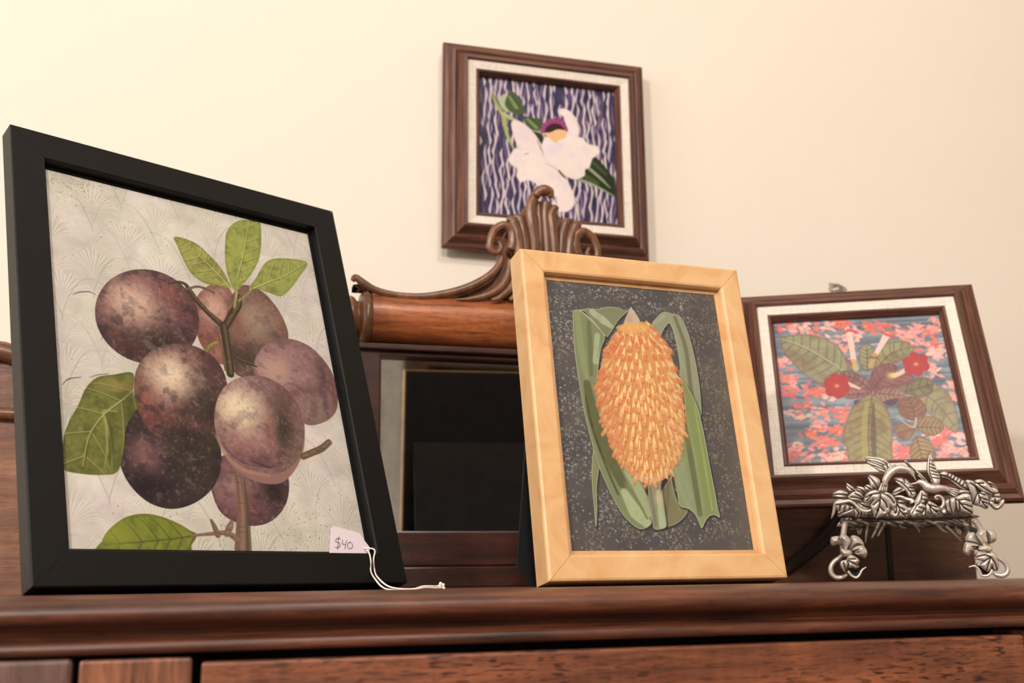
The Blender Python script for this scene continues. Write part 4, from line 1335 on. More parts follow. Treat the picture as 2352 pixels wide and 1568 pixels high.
def mitred(W, H, prof, e=0.0):
    """four mitred rails; prof = closed outline of (inset, depth), e = how far the outer edge lies outside the rectangle"""
    rails = []
    n = len(prof)
    for side in range(4):
        V = []
        for end in (0, 1):
            for (u, y) in prof:
                i = u - e
                c_ = [(i, i), (W - i, i), (W - i, H - i), (i, H - i)]
                p = c_[(side + end) % 4]
                g = .00012 * (1 if end == 0 else -1)   # hairline mitre joint
                dx, dz_ = [(1, 0), (0, 1), (-1, 0), (0, -1)][side]
                V.append((p[0] + dx * g, y, p[1] + dz_ * g))
        mb = MB()
        mb.add(V, [(k, (k + 1) % n, n + (k + 1) % n, n + k) for k in range(n)], smooth=False)
        mb.add(V, [tuple(range(n)), tuple(range(2 * n - 1, n - 1, -1))], smooth=False)
        rails.append(mb)
    return rails


def print_sheet(name, x0, x1, z0, z1, y, M_, parent, mat, th=.0008):
    V = [(x0, y, z0), (x1, y, z0), (x1, y, z1), (x0, y, z1), (x0, y + th, z0), (x1, y + th, z0), (x1, y + th, z1), (x0, y + th, z1)]
    mb = MB().add(V, [(0, 1, 2, 3), (7, 6, 5, 4), (0, 4, 5, 1), (1, 5, 6, 2), (2, 6, 7, 3), (3, 7, 4, 0)], smooth=False)
    o = mb.build(name, mat, parent)
    uv = o.data.uv_layers.new(name='UVMap')
    for lp in o.data.loops:
        p = o.data.vertices[lp.vertex_index].co
        uv.data[lp.index].uv = ((p.x - x0) / (x1 - x0), (p.z - z0) / (z1 - z0))
    return o


def quad_px(M_, x0, x1, z0, z1, y):
    return [project(tuple(M_ @ Vector(p))) for p in ((x0, y, z1), (x1, y, z1), (x1, y, z0), (x0, y, z0))]


def bev(m_, t, r_, back):
    """simple flat moulding m_ wide and t deep with eased edges and a rebate"""
    return [(0, t), (0, r_), (r_ * .3, r_ * .3), (r_, 0), (m_ - r_, 0), (m_ - r_ * .3, r_ * .3), (m_, r_), (m_, back), (m_ + .003, back), (m_ + .003, back + .0002), (m_ - .004, back + .0028), (m_ - .004, t)]


# black frame with the plums
POSE = dict(
    black=(-0.13083, 0.00396, 0.49098, 0.32594, 0.00128, 0.40098, 0.49405),
    maple=(0.32332, -0.00067, 0.08617, 0.16405, -0.00121, 0.26982, 0.3538),
    orchid=(0.24604, 0.35325, -0.00823, -0.0022, 0.00754, 0.17803, 0.17912),
    pink=(0.57014, 0.10462, -0.4397, 0.38278, -0.00268, 0.21524, 0.2159))
root, W, H, M_ = frame_root('picture_frame', 'large black picture frame with a print of dark plums', POSE['black'], .6172, -.0004)
BLK_ROOT, BLK_M, BLK_W, BLK_H = root, M_, W, H
mw, t_ = .0207, .0134
for mb in mitred(W, H, bev(mw, t_, .0008, .0068)):
    mb.build('frame_rail', BLACK, root)
MB().box(mw - .002, W - mw + .002, .0062, .0066, mw - .002, H - mw + .002).build('glass', GLASS, root)
q = (mw - .003, W - mw + .003, mw - .003, H - mw + .003, .0072)
PLUM = art_plums(quad_px(M_, *q))
print_sheet('print', *q, M_, root, print_mat('plum_print', PLUM.image('plum_print', ART_GAIN['plum'])))
MB().box(mw - .003, W - mw + .003, .0085, .0125, mw - .003, H - mw + .003).build('backing', BACKING, root)


def strut(root, M_, W, x0, x1, zt, t, foot, ch):
    """fold-out easel back: a board hinged high on the back whose chamfered foot stands on the shelf"""
    inv = M_.inverted()
    hl = Vector((x0, t + .001, zt))
    # foot line in world: straight below, foot metres behind the frame
    fw = M_ @ Vector((x0, t, 0))
    away = (M_.to_3x3() @ Vector((0, 1, 0)))
    away.z = 0
    away.normalize()
    fp = Vector((fw.x, fw.y, SHELF + .0004)) + away * foot
    fl = inv @ fp
    d = (fl - hl)
    mb = MB()
    out = [(x0, 0), (x1, 0), (x1, 1 - ch / d.length), (x1 - ch, 1), (x0 + ch, 1), (x0, 1 - ch / d.length)]
    nrm = Vector((1, 0, 0)).cross(d).normalized() * .0012
    V = []
    for s_ in (-1, 1):
        for x, k in out:
            p = hl + d * k + nrm * s_
            V.append((x, p.y, p.z))
    n = 6
    mb.add(V, [(i, (i + 1) % n, n + (i + 1) % n, n + i) for i in range(n)] + [tuple(range(n - 1, -1, -1)), tuple(range(n, 2 * n))], smooth=False)
    return mb.build('easel_back', BACKING, root)


MB().box(.0015, W - .0015, t_ + .0001, t_ + .002, .0015, H - .0015).build('dust_cover', BACKING, root)
strut(root, M_, W, .085, .165, .21, t_ + .002, .085, .012)

# light maple frame with the orange flower head
root, W, H, M_ = frame_root('picture_frame', 'pale maple picture frame with a print of an orange flower head', POSE['maple'], .63, .0012)
mw, t_ = .0165, .0196
for mb in mitred(W, H, bev(mw, t_, .0018, .0058)):
    mb.build('frame_rail', MAPLE, root)
MB().box(mw - .002, W - mw + .002, .0049, .0053, mw - .002, H - mw + .002).build('glass', GLASS, root)
q = (mw - .003, W - mw + .003, mw - .003, H - mw + .003, .0062)
CONE = art_cone(quad_px(M_, *q))
print_sheet('print', *q, M_, root, print_mat('flower_print', CONE.image('flower_print', ART_GAIN['cone'])))
MB().box(mw - .003, W - mw + .003, .0078, .0185, mw - .003, H - mw + .003).build('backing', BACKING, root)
MB().box(.0012, W - .0012, t_ + .0001, t_ + .0022, .0012, H - .0012).build('dust_cover', BACKING, root)
strut(root, M_, W, .010, W - .010, .148, t_ + .0022, .060, .012)


def liner_frame(root, W, H, M_, pname, art, gain, e=.0215):
    prof = [(0, .0185), (0, .0135), (.0015, .0118), (.0048, .0108), (.0056, .0092), (.0076, .0066), (.0104, .0052), (.0122, .0062), (.0136, .0046), (.0160, .0012), (.0190, -.0022), (.0208, -.0024), (.0217, -.0010), (.0217, .0035), (.014, .0185)]
    for i, mb in enumerate(mitred(W, H, prof, e)):
        mb.build('frame_rail', WALNUT_X if i % 2 == 0 else WALNUT_Z, root)
    lw = .0088
    lp = [(0, .0004), (lw, .0016), (lw, .005), (0, .005)]
    for mb in mitred(W, H, lp):
        mb.build('linen_liner', LINEN, root)
    fp = [(0, .001), (.0006, .0002), (.0022, .0003), (.0046, .0052), (.0046, .0095), (0, .0095)]
    for i, mb in enumerate(mitred(W, H, fp, -lw)):
        mb.build('inner_fillet', WALNUT_X if i % 2 == 0 else WALNUT_Z, root)
    k = lw + .0042
    q = (k, W - k, k, H - k, .0085)
    A = art(quad_px(M_, *q))
    print_sheet('print', *q, M_, root, print_mat(pname, A.image(pname, gain), .35), .002)
    return A


root, W, H, M_ = frame_root('picture_frame', 'square brown frame with a white orchid print hanging on the cream wall', POSE['orchid'], .9437)
ORCH = liner_frame(root, W, H, M_, 'orchid_print', art_orchid, ART_GAIN['orchid'])
MB().box(-.012, W + .012, .0108, .0272, -.012, H + .012).build('backing', BACKING, root)

root, W, H, M_ = frame_root('picture_frame', 'square brown frame with a pink blossom print held on the pewter easel', POSE['pink'], .7805)
PINK_M, PINK_W, PINK_H = M_, W, H
BLOS = liner_frame(root, W, H, M_, 'blossom_print', art_blossom, ART_GAIN['blossom'])
MB().box(-.012, W + .012, .0108, .0175, -.012, H + .012).build('backing', BACKING, root)

# ------------------------------------------------------------------ price tag tucked into the black frame
tag_o = BLK_M @ Vector((.2, .003, .0212))
tag = empty('price_tag', 'white paper price tag marked $40 tucked into the black frame', 'price tag', mat4=BLK_M.copy())
bpy.context.view_layer.update()
tn = np.array(BLK_M.to_3x3() @ Vector((0, 1, 0)))
to = np.array(BLK_M @ Vector((0, .0052, 0)))


def tp(px, py, d=0.0):
    """frame-local point on the glass plane seen at a photograph pixel, d metres nearer"""
    p = at_plane(px, py, to - tn * d, tn)
    return np.array(BLK_M.inverted() @ Vector(p))


card = [(757, 1272), (761, 1212), (768, 1208), (826, 1224), (836, 1240), (850, 1258), (846, 1272)]
cv = [tp(*q) for q in card]
V = [(p[0], .0056, p[2]) for p in cv] + [(p[0], .0050, p[2]) for p in cv]
n = len(cv)
MB().add(V, [tuple(range(n)), tuple(range(2 * n - 1, n - 1, -1))] + [(i, n + i, n + (i + 1) % n, (i + 1) % n) for i in range(n)], smooth=False).build('card', CARD, tag)
for ch, strokes in (('$', [[(782, 1236), (773, 1237), (771, 1243), (778, 1246), (781, 1251), (777, 1257), (770, 1256)], [(778, 1231), (775, 1261)]]),
                    ('4', [[(787, 1239), (786, 1248), (793, 1250)], [(796, 1240), (792, 1260)]]),
                    ('0', [[(804, 1244), (799, 1248), (799, 1256), (804, 1260), (809, 1256), (809, 1249), (804, 1244)]])):
    mb = MB()
    for st_ in strokes:
        P = cr([tp(a, b2, .0004) for a, b2 in st_], 4)
        mb.tube(P, .00017, 5)
    o = mb.build('handwriting', INK, tag)
    o['label'] = 'handwritten ' + ch
P1 = [tp(842, 1262, .001), tp(848, 1270, .0075), tp(852, 1290, .0085), tp(852, 1312, .0085)]
P2 = [tp(836, 1258, .001), tp(860, 1262, .0065), tp(858, 1285, .0085), tp(861, 1312, .0085)]
inv = BLK_M.inverted()


def sp(px, py, Y):
    p = at_plane(px, py, (0, 0, SHELF + .0009), np.array([0, 0, 1.])) if Y is None else atY(px, py, Y)
    return np.array(inv @ Vector(p))


tail = [(862, 1330, .660), (880, 1349, .648), (905, 1355, .642), (945, 1354, .645), (975, 1349, .650), (1000, 1350, .655), (1016, 1349, .66), (1020, 1344, .66)]
tail2 = [(868, 1326, .660), (888, 1344, .648), (912, 1351, .643), (950, 1352, .646), (972, 1346, .651), (1000, 1346, .656), (1010, 1347, .66), (1012, 1336, .66)]
mb = MB()
for P, T in ((P1, tail), (P2, tail2)):
    path = cr(P + [sp(a, b2, c_) for a, b2, c_ in T], 6)
    mb.tube(path, .00052, 7)
for (a, b2) in ((1012, 1340), (1018, 1343), (1010, 1346), (1019, 1350), (1006, 1347)):
    mb.ball(sp(a, b2, .66), .0011, 8, 6)
mb.build('cotton_string', THREAD, tag)
# ------------------------------------------------------------------ pewter easel with leaves, flowers and hummingbirds
EYAW = POSE['pink'][2]
ex = np.array([math.cos(EYAW), math.sin(EYAW), 0.])
eo = np.array([math.sin(EYAW), -math.cos(EYAW), 0.])          # towards the viewer
EO = np.array([0.5125, 0.727, SHELF])
foot = at_plane(2105, 1331, EO, eo)
foot[2] = SHELF
easel = empty('pewter_easel', 'small pewter easel of leaves and hummingbirds holding the pink blossom picture', 'easel',
              mat4=Matrix(((ex[0], -eo[0], 0, foot[0]), (ex[1], -eo[1], 0, foot[1]), (0, 0, 1, foot[2]), (0, 0, 0, 1))))
bpy.context.view_layer.update()
EPX = np.linalg.norm(at_plane(2101, 1200, EO, eo) - at_plane(2100, 1200, EO, eo))   # metres per photo pixel


def ep(p, d=0.0):
    return at_plane(p[0], p[1], EO + eo * d, eo)


def sheet(mb, base, tip, wl, wr=None, d0=.012, bulge=.0035, veins=4, ns=16, nt=9, feather=False, bend=0.0, curl=0.0, serr=0.0, thick=.0014):
    """one leaf, lobe, wing or petal: a domed blade from base to tip with grooved veins"""
    wr = wl if wr is None else wr
    b_, t_ = np.array(base, float), np.array(tip, float)
    ax = t_ - b_
    L = np.linalg.norm(ax)
    ax /= L
    nm = np.array([-ax[1], ax[0]])
    F_, A_ = [], []
    for i in range(ns + 1):
        s = i / ns
        shape = (math.sin(math.pi * min(1, s * .92 + .08) ** .8)) ** .75 if not feather else (.45 + .55 * math.sin(math.pi * min(1, s * .85 + .1))) * (1 - s ** 4 * .75)
        shape = max(shape, .04)
        for j in range(nt):
            u = -1 + 2 * j / (nt - 1)
            w = (wl if u < 0 else wr) * shape * (1 + serr * math.sin(s * 40))
            c_ = b_ + ax * L * s + nm * (u * w + bend * L * math.sin(math.pi * s))
            if feather:
                g = (s * 9 + abs(u) * 2.6) % 1.0 if s > .2 else .5
                v = max(0, 1 - abs(g - .5) * 5)
                if u > -.55 and s > .35:
                    v = max(0, 1 - abs(((u + 1) * 3.2) % 1 - .5) * 4.5)
            else:
                g = (s * veins - abs(u) * .85) % 1.0
                v = max(0, 1 - abs(g - .5) * 6.5) * (1 - abs(u) ** 4) * (.25 if veins == 0 else 1)
                v = max(v, max(0, 1 - abs(u) * 5.5))
            d = d0 + .6 * bulge * (1 - u * u) * math.sin(math.pi * (s * .8 + .15)) - curl * s * s - v * .0008
            F_.append(ep(c_, d))
            A_.append(min(1, v * .85 + .35 * abs(u) ** 6 + (.3 * (1 - s) ** 3)))
    n = len(F_)
    B_ = [p - eo * thick for p in F_]
    Fc = []
    for i in range(ns):
        for j in range(nt - 1):
            a = i * nt + j
            Fc.append((a, a + 1, a + nt + 1, a + nt))
            Fc.append((n + a, n + a + nt, n + a + nt + 1, n + a + 1))
    rim = [i * nt for i in range(ns + 1)] + [ns * nt + j for j in range(1, nt)] + [i * nt + nt - 1 for i in range(ns - 1, -1, -1)] + [j for j in range(nt - 2, 0, -1)]
    for k in range(len(rim)):
        a, c_ = rim[k], rim[(k + 1) % len(rim)]
        Fc.append((a, n + a, n + c_, c_))
    mb.add(F_ + B_, Fc, A_ + [.8] * n)
    return mb


def ebuild(name, mb, mat=None, **kw):
    return mb.build(name, mat or PEWTER, easel, world_pts=True, **kw)


def stem(mb, pts, rad, d=0.0, n=9, flat=1.0, pat=.12):
    dd = np.broadcast_to(np.asarray(d, float), (len(pts),))
    P = cr([ep(p, q) for p, q in zip(pts, dd)], 6)
    r_ = np.interp(np.linspace(0, 1, len(P)), np.linspace(0, 1, len(rad)), rad) * EPX
    return mb.tube(P, r_, n, flat, eo, att=[pat] * len(P))


# leaves, wings and petals follow outlines; grooves follow vein lines
from mathutils.geometry import delaunay_2d_cdt
QA = lambda pts: [(1890 + .11478 * a, 1030 + .11478 * b_) for a, b_ in pts]
QB = lambda pts: [(2080 + .11478 * a, 1030 + .11478 * b_) for a, b_ in pts]
QC = lambda pts: [(1890 + .10843 * a, 1170 + .10843 * b_) for a, b_ in pts]
QD = lambda pts: [(2110 + .10844 * a, 1170 + .10844 * b_) for a, b_ in pts]


def seg_dist(P, L_):
    d = np.full(len(P), 1e9)
    for a, b_ in zip(L_[:-1], L_[1:]):
        ab = b_ - a
        t = np.clip(((P - a) @ ab) / (ab @ ab + 1e-9), 0, 1)
        d = np.minimum(d, np.linalg.norm(P - a - t[:, None] * ab, axis=1))
    return d


def relief(mb, out, veins, d0, puff=.0016, edge=.0022, gw=1.5, step=1.7, tilt=(0, 0), thick=.0026, dark=0.0, depth=.0011):
    O = cr(np.array(out, float), 4, True)
    # even out the outline
    seg = np.linalg.norm(np.roll(O, -1, 0) - O, axis=1)
    keep = [0]
    acc = 0
    for q in range(len(O)):
        acc += seg[q]
        if acc >= step * .8 and q + 1 < len(O):
            keep.append(q + 1)
            acc = 0
    O = O[keep]
    n = len(O)
    lo, hi = O.min(0), O.max(0)
    G = np.array([(x + (step / 2 if iy % 2 else 0), y) for iy, y in enumerate(np.arange(lo[1], hi[1], step * .87)) for x in np.arange(lo[0], hi[0], step)])
    ins = np.zeros(len(G), bool)
    for q in range(n):
        (xa, ya), (xb, yb) = O[q], O[(q + 1) % n]
        if ya != yb:
            c_ = (ya > G[:, 1]) != (yb > G[:, 1])
            ins ^= c_ & (G[:, 0] < (xb - xa) * (G[:, 1] - ya) / (yb - ya) + xa)
    G = G[ins]
    ring = np.r_[O, O[:1]]
    G = G[seg_dist(G, ring) > step * .55]
    P = np.r_[O, G]
    r_ = delaunay_2d_cdt([Vector(p) for p in P], [(q, (q + 1) % n) for q in range(n)], [], 1, 1e-4)
    V2 = np.array([tuple(p) for p in r_[0]])
    de = seg_dist(V2, ring)
    dv = np.full(len(V2), 1e9)
    for v in veins:
        dv = np.minimum(dv, seg_dist(V2, cr(np.array(v, float), 4)))
    h_ = edge * (1 - np.exp(-de / 3.0))
    pat = np.exp(-(de / .9) ** 2) * .35 + dark
    if veins:
        h_ += puff * np.minimum(np.minimum(dv, de), 7) / 7 - depth * np.exp(-(dv / gw) ** 2)
        pat = pat + np.exp(-(dv / (gw * .85)) ** 2) * .85
    else:
        h_ += puff * np.minimum(de, 9) / 9
    c_ = V2.mean(0)
    h_ += ((V2[:, 0] - c_[0]) * tilt[0] + (V2[:, 1] - c_[1]) * tilt[1]) * EPX
    top = [ep(p, d0 + q) for p, q in zip(V2, h_)]
    m_ = len(top)
    rim = [int(np.argmin(((V2 - p) ** 2).sum(1))) for p in O]
    back = [top[q] - eo * thick for q in rim]
    Fc = []
    for f in r_[2]:
        a, b_, c2 = V2[f[0]], V2[f[1]], V2[f[2]]
        cc = (b_[0] - a[0]) * (c2[1] - a[1]) - (b_[1] - a[1]) * (c2[0] - a[0])
        Fc.append(tuple(f) if cc < 0 else tuple(f[::-1]))
    for q in range(n):
        w_ = (q + 1) % n
        Fc.append((rim[q], m_ + q, m_ + w_, rim[w_]))
    Fc.append(tuple(range(m_, m_ + n)))
    return mb.add(top + back, Fc, list(np.clip(pat, 0, 1)) + [.7] * n)


LEAVES = [
    (QA, [(1150, 880), (1090, 830), (1000, 830), (910, 870), (850, 940), (825, 1010), (830, 1085), (900, 1070), (980, 1030), (1020, 1010), (990, 1060), (955, 1110), (950, 1150), (985, 1250), (1010, 1340), (1030, 1400), (1130, 1390), (1230, 1350), (1300, 1310), (1340, 1240), (1345, 1170), (1390, 1200), (1430, 1215), (1465, 1150), (1475, 1080), (1460, 1020), (1420, 950), (1360, 900), (1290, 870), (1230, 870)],
     [[(1155, 880), (1145, 1030), (1120, 1200), (1040, 1390)], [(1150, 890), (1000, 910), (860, 980)], [(1145, 1030), (1060, 1080), (1000, 1130)], [(1200, 890), (1330, 960), (1430, 1090)], [(1150, 980), (1250, 1070), (1290, 1180)], [(1120, 1180), (1080, 1250)], [(1130, 1150), (1230, 1250)], [(980, 920), (880, 1040)]], .022, (0, -.35)),
    (QA, [(900, 525), (960, 530), (1060, 570), (1130, 620), (1150, 680), (1120, 760), (1080, 800), (1010, 770), (950, 730), (920, 640)], [[(905, 530), (980, 620), (1060, 720), (1090, 780)]], .013, (.2, -.1)),
    (QA, [(430, 680), (500, 700), (600, 760), (640, 800), (720, 860), (600, 870), (520, 860), (480, 770)], [[(440, 690), (540, 790), (640, 850)]], .010, (0, -.2)),
    (QA, [(640, 760), (740, 760), (820, 780), (850, 830), (870, 900), (800, 900), (720, 850)], [[(660, 770), (760, 820), (850, 890)]], .011, (0, -.3)),
    (QA, [(840, 750), (890, 720), (950, 740), (1010, 800), (910, 850), (850, 830)], [[(860, 750), (960, 810)]], .012, (0, -.2)),
    (QA, [(170, 930), (250, 860), (350, 830), (440, 850), (510, 890), (490, 950), (420, 1000), (320, 1000), (230, 970)], [[(180, 930), (300, 915), (480, 930)]], .012, (0, -.4)),
    (QA, [(500, 960), (560, 890), (640, 860), (740, 870), (800, 930), (830, 1010), (790, 1060), (700, 1050), (600, 1040), (520, 1020)], [[(560, 970), (700, 985), (800, 1030)], [(640, 890), (740, 950), (810, 1010)]], .017, (0, -.4)),
    (QA, [(250, 1130), (400, 1110), (520, 1130), (640, 1180), (630, 1230), (560, 1290), (440, 1330), (290, 1345), (300, 1250)], [[(300, 1330), (420, 1270), (630, 1190)], [(450, 1150), (420, 1260)], [(550, 1150), (530, 1230)], [(350, 1140), (330, 1250)]], .015, (0, -.5)),
    (QA, [(620, 1240), (680, 1190), (760, 1230), (860, 1260), (900, 1290), (800, 1340), (660, 1375), (640, 1310)], [[(670, 1220), (720, 1290), (680, 1360)], [(780, 1250), (760, 1330)]], .014, (0, -.3)),
    (QA, [(690, 1080), (800, 1060), (880, 1090), (970, 1140), (960, 1210), (860, 1260), (760, 1220)], [[(720, 1090), (840, 1150), (950, 1180)]], .012, (0, -.3)),
    (QA, [(250, 1050), (330, 1010), (420, 1030), (400, 1100), (280, 1120), (262, 1220), (232, 1320), (175, 1400), (162, 1380), (190, 1240), (210, 1110)], [], .016, (.2, -.3)),
    (QA, [(1490, 1120), (1560, 1100), (1640, 1130), (1700, 1180), (1715, 1260), (1700, 1360), (1640, 1385), (1520, 1370), (1440, 1390), (1380, 1370), (1320, 1310), (1370, 1220), (1440, 1240), (1430, 1290), (1470, 1290), (1480, 1200)], [[(1500, 1140), (1560, 1260), (1660, 1360)], [(1520, 1170), (1640, 1230)], [(1550, 1250), (1500, 1340)], [(1600, 1310), (1690, 1310)]], .017, (0, -.4)),
    (QA, [(1480, 1050), (1560, 1035), (1660, 1080), (1650, 1115), (1560, 1105), (1500, 1115)], [[(1490, 1070), (1640, 1095)]], .013, (0, -.4)),
    (QB, [(430, 1080), (480, 1050), (570, 1090), (640, 1140), (680, 1210), (690, 1320), (600, 1335), (500, 1320), (440, 1290), (420, 1330), (390, 1370), (310, 1310), (360, 1270), (380, 1190), (410, 1140)], [[(440, 1100), (550, 1210), (680, 1315)], [(470, 1130), (640, 1170)], [(500, 1180), (520, 1300)], [(600, 1250), (680, 1250)], [(400, 1190), (390, 1340)]], .017, (0, -.4)),
    (QB, [(880, 1000), (1000, 970), (1080, 930), (1200, 900), (1290, 920), (1320, 1020), (1340, 1120), (1345, 1295), (1200, 1285), (1080, 1250), (1010, 1200), (980, 1250), (950, 1310), (900, 1290), (840, 1250), (810, 1160), (790, 1060)], [[(1000, 1000), (1060, 1050), (1180, 1180), (1335, 1288)], [(1060, 1040), (1180, 1010), (1300, 1050)], [(1110, 1110), (1200, 1120), (1325, 1165)], [(1180, 1190), (1310, 1260)], [(1080, 1080), (1090, 1235)], [(880, 1010), (890, 1140), (935, 1295)], [(1010, 1000), (1010, 1190)]], .018, (0, -.4)),
    (QB, [(1030, 930), (1080, 830), (1190, 830), (1300, 860), (1310, 930), (1200, 950), (1100, 970)], [[(1050, 930), (1160, 890), (1300, 890)], [(1100, 950), (1280, 920)]], .015, (0, -.3)),
    (QB, [(1200, 640), (1340, 640), (1400, 700), (1440, 850), (1470, 870), (1580, 860), (1650, 950), (1670, 1040), (1640, 1200), (1500, 1150), (1360, 1110), (1320, 1000), (1290, 850)], [[(1300, 690), (1400, 760), (1450, 880), (1490, 1000), (1630, 1190)], [(1450, 880), (1400, 970), (1360, 1090)], [(1470, 880), (1600, 930)], [(1490, 985), (1650, 1030)], [(1495, 1000), (1480, 1100)], [(1540, 1060), (1640, 1100)]], .016, (0, -.35)),
    (QB, [(1360, 660), (1430, 620), (1530, 620), (1620, 680), (1700, 760), (1770, 870), (1730, 915), (1640, 890), (1540, 850), (1450, 790), (1400, 720)], [[(1370, 660), (1500, 740), (1640, 830), (1750, 895)], [(1450, 700), (1570, 690)]], .019, (0, -.3)),
    (QB, [(1600, 670), (1680, 655), (1780, 700), (1860, 740), (1820, 775), (1750, 760), (1680, 720)], [[(1620, 675), (1740, 720), (1840, 750)]], .010, (0, -.3)),
    (QB, [(680, 510), (760, 460), (860, 480), (980, 540), (1090, 600), (1200, 660), (1280, 740), (1300, 840), (1200, 840), (1080, 790), (1000, 720), (920, 650), (820, 590), (740, 570)], [[(700, 530), (850, 570), (1000, 670), (1130, 760), (1280, 830)], [(860, 490), (840, 560)], [(930, 520), (890, 590)], [(990, 560), (950, 630)], [(1050, 595), (1010, 670)], [(1110, 630), (1070, 710)], [(1180, 680), (1130, 760)]], .013, (0, -.2)),
]
for fn_, o_, vv, d0, tl in LEAVES:
    ebuild('leaf', relief(MB(), fn_(o_), [fn_(v) for v in vv], d0, tilt=tl))
for (b_, t_, wl, wr, d0, bu, ve) in [((2176, 1190), (2232, 1214), 11, 12, -.012, .004, 4), ((2190, 1186), (2250, 1186), 9, 9, -.012, .003, 4), ((2200, 1190), (2238, 1232), 10, 9, -.011, .003, 3), ((2190, 1190), (2206, 1228), 9, 8, -.011, .003, 3), ((1985, 1192), (1950, 1216), 10, 10, -.012, .003, 3), ((1960, 1186), (1922, 1208), 9, 9, -.012, .003, 3), ((1972, 1196), (1974, 1228), 9, 9, -.012, .003, 3)]:
    ebuild('leaf', sheet(MB(), b_, t_, wl, wr, d0, bu, ve))
# rolled leaf edge at the left and cup at the right end
ebuild('curled_leaf', stem(MB(), QA([(240, 1090), (330, 1080), (430, 1060), (540, 1050), (640, 1110), (720, 1190), (800, 1240), (900, 1250), (960, 1220)]), [2.5, 3.5, 4, 3.5, 3.5, 4, 4, 3, 2], .021, flat=.8))
ebuild('curled_leaf', relief(MB(), QB([(1670, 1070), (1740, 1060), (1790, 1110), (1840, 1140), (1900, 1050), (1960, 1010), (1985, 1060), (1950, 1150), (1880, 1210), (1810, 1220), (1740, 1170)]), [], .014, puff=.003, tilt=(0, -.4)))
ebuild('blossom', relief(MB(), QB([(1700, 780), (1790, 780), (1850, 830), (1890, 920), (1910, 980), (1880, 1050), (1820, 1080), (1750, 1070), (1680, 1060), (1700, 980), (1760, 930), (1740, 880)]), [QB([(1740, 960), (1900, 970)]), QB([(1760, 900), (1870, 880)]), QB([(1790, 1000), (1800, 1070)])], .009))
ebuild('blossom', relief(MB(), QA([(1420, 600), (1500, 580), (1620, 590), (1700, 640), (1760, 700), (1800, 760), (1850, 850), (1860, 930), (1800, 970), (1720, 950), (1680, 880), (1600, 780), (1500, 700)]), [QA([(1450, 620), (1600, 700), (1720, 820), (1790, 930)]), QA([(1620, 600), (1650, 690)]), QA([(1700, 700), (1770, 720)]), QA([(1740, 780), (1810, 790)]), QA([(1770, 850), (1840, 850)])], .012))
ebuild('blossom', relief(MB(), QA([(1390, 890), (1440, 820), (1520, 770), (1610, 790), (1640, 830), (1560, 860), (1470, 910), (1410, 920)]), [QA([(1420, 890), (1600, 810)])], .012))
ebuild('blossom', relief(MB(), QB([(290, 860), (330, 830), (400, 860), (440, 930), (430, 1020), (380, 1070), (400, 1140), (350, 1230), (280, 1300), (160, 1370), (100, 1310), (80, 1290), (130, 1190), (180, 1130), (190, 1050), (230, 960)]), [QB([(330, 880), (310, 1050), (210, 1160), (130, 1300)]), QB([(340, 930), (440, 960)]), QB([(330, 1010), (430, 1030)]), QB([(320, 1080), (400, 1120)]), QB([(270, 1170), (360, 1200)]), QB([(210, 1240), (300, 1270)])], .018, gw=1.3))
ebuild('bud', stem(MB(), QA([(1440, 960), (1560, 960), (1680, 1010), (1760, 1030), (1800, 1080)]), [2, 3, 4, 5, 8], .014))
mb = stem(MB(), QB([(650, 1010), (610, 1000), (600, 960), (650, 940), (720, 970), (760, 1050), (750, 1130), (700, 1190)]), [2, 2.6, 3, 3.2, 3.6, 3.8, 3.8, 3], .018)
mb.ball(ep(QB([(770, 1260)])[0], .016), 5.5 * EPX)
ebuild('tendril', mb)


def bird(body, rad, d, beak, tail, tlines, wings):
    b_ = ebuild('hummingbird', stem(MB(), body, rad, d, 14))

    def kid(name, mb):
        inv_ = easel.matrix_world.inverted()
        mb.v = [tuple(inv_ @ Vector(p)) for p in mb.v]
        mb.build(name, PEWTER, b_)
    kid('beak', stem(MB(), beak, [2.2, 1.5, .6], d + .001))
    kid('tail', relief(MB(), tail, tlines, d - .002, gw=1.0, step=1.3))
    for (o_, vv, dd) in wings:
        kid('wing', relief(MB(), o_, vv, dd, gw=1.0, step=1.35, puff=.0009, depth=.0012))


bird(QA([(1240, 740), (1250, 640), (1290, 560), (1340, 490), (1420, 430), (1530, 390), (1640, 400), (1730, 430), (1790, 490), (1815, 560)]), [5, 7.5, 8.5, 9, 8.5, 7, 6.5, 6.5, 5.5, 2], .019, QA([(1790, 480), (1830, 560), (1868, 640)]),
     QA([(1180, 680), (1300, 690), (1295, 780), (1265, 870), (1180, 885), (1110, 855), (1140, 760)]), [QA([(1210, 690), (1150, 860)]), QA([(1240, 700), (1195, 870)]), QA([(1270, 700), (1235, 870)])],
     [(QA([(840, 180), (880, 155), (1000, 165), (1120, 180), (1230, 210), (1330, 290), (1400, 370), (1440, 440), (1370, 490), (1240, 480), (1130, 440), (1000, 350), (900, 290), (880, 230)]),
       [QA([(870, 185), (1100, 215), (1290, 300)]), QA([(890, 235), (1060, 265), (1260, 340)]), QA([(930, 265), (1100, 320), (1240, 390)]), QA([(1020, 340), (1130, 390), (1240, 430)]), QA([(1230, 260), (1330, 400)]), QA([(1290, 310), (1290, 420)]), QA([(1190, 330), (1260, 450)])], .016),
      (QA([(1390, 335), (1500, 305), (1630, 335), (1730, 390), (1600, 400), (1480, 410)]), [QA([(1420, 340), (1600, 350)])], .012)])
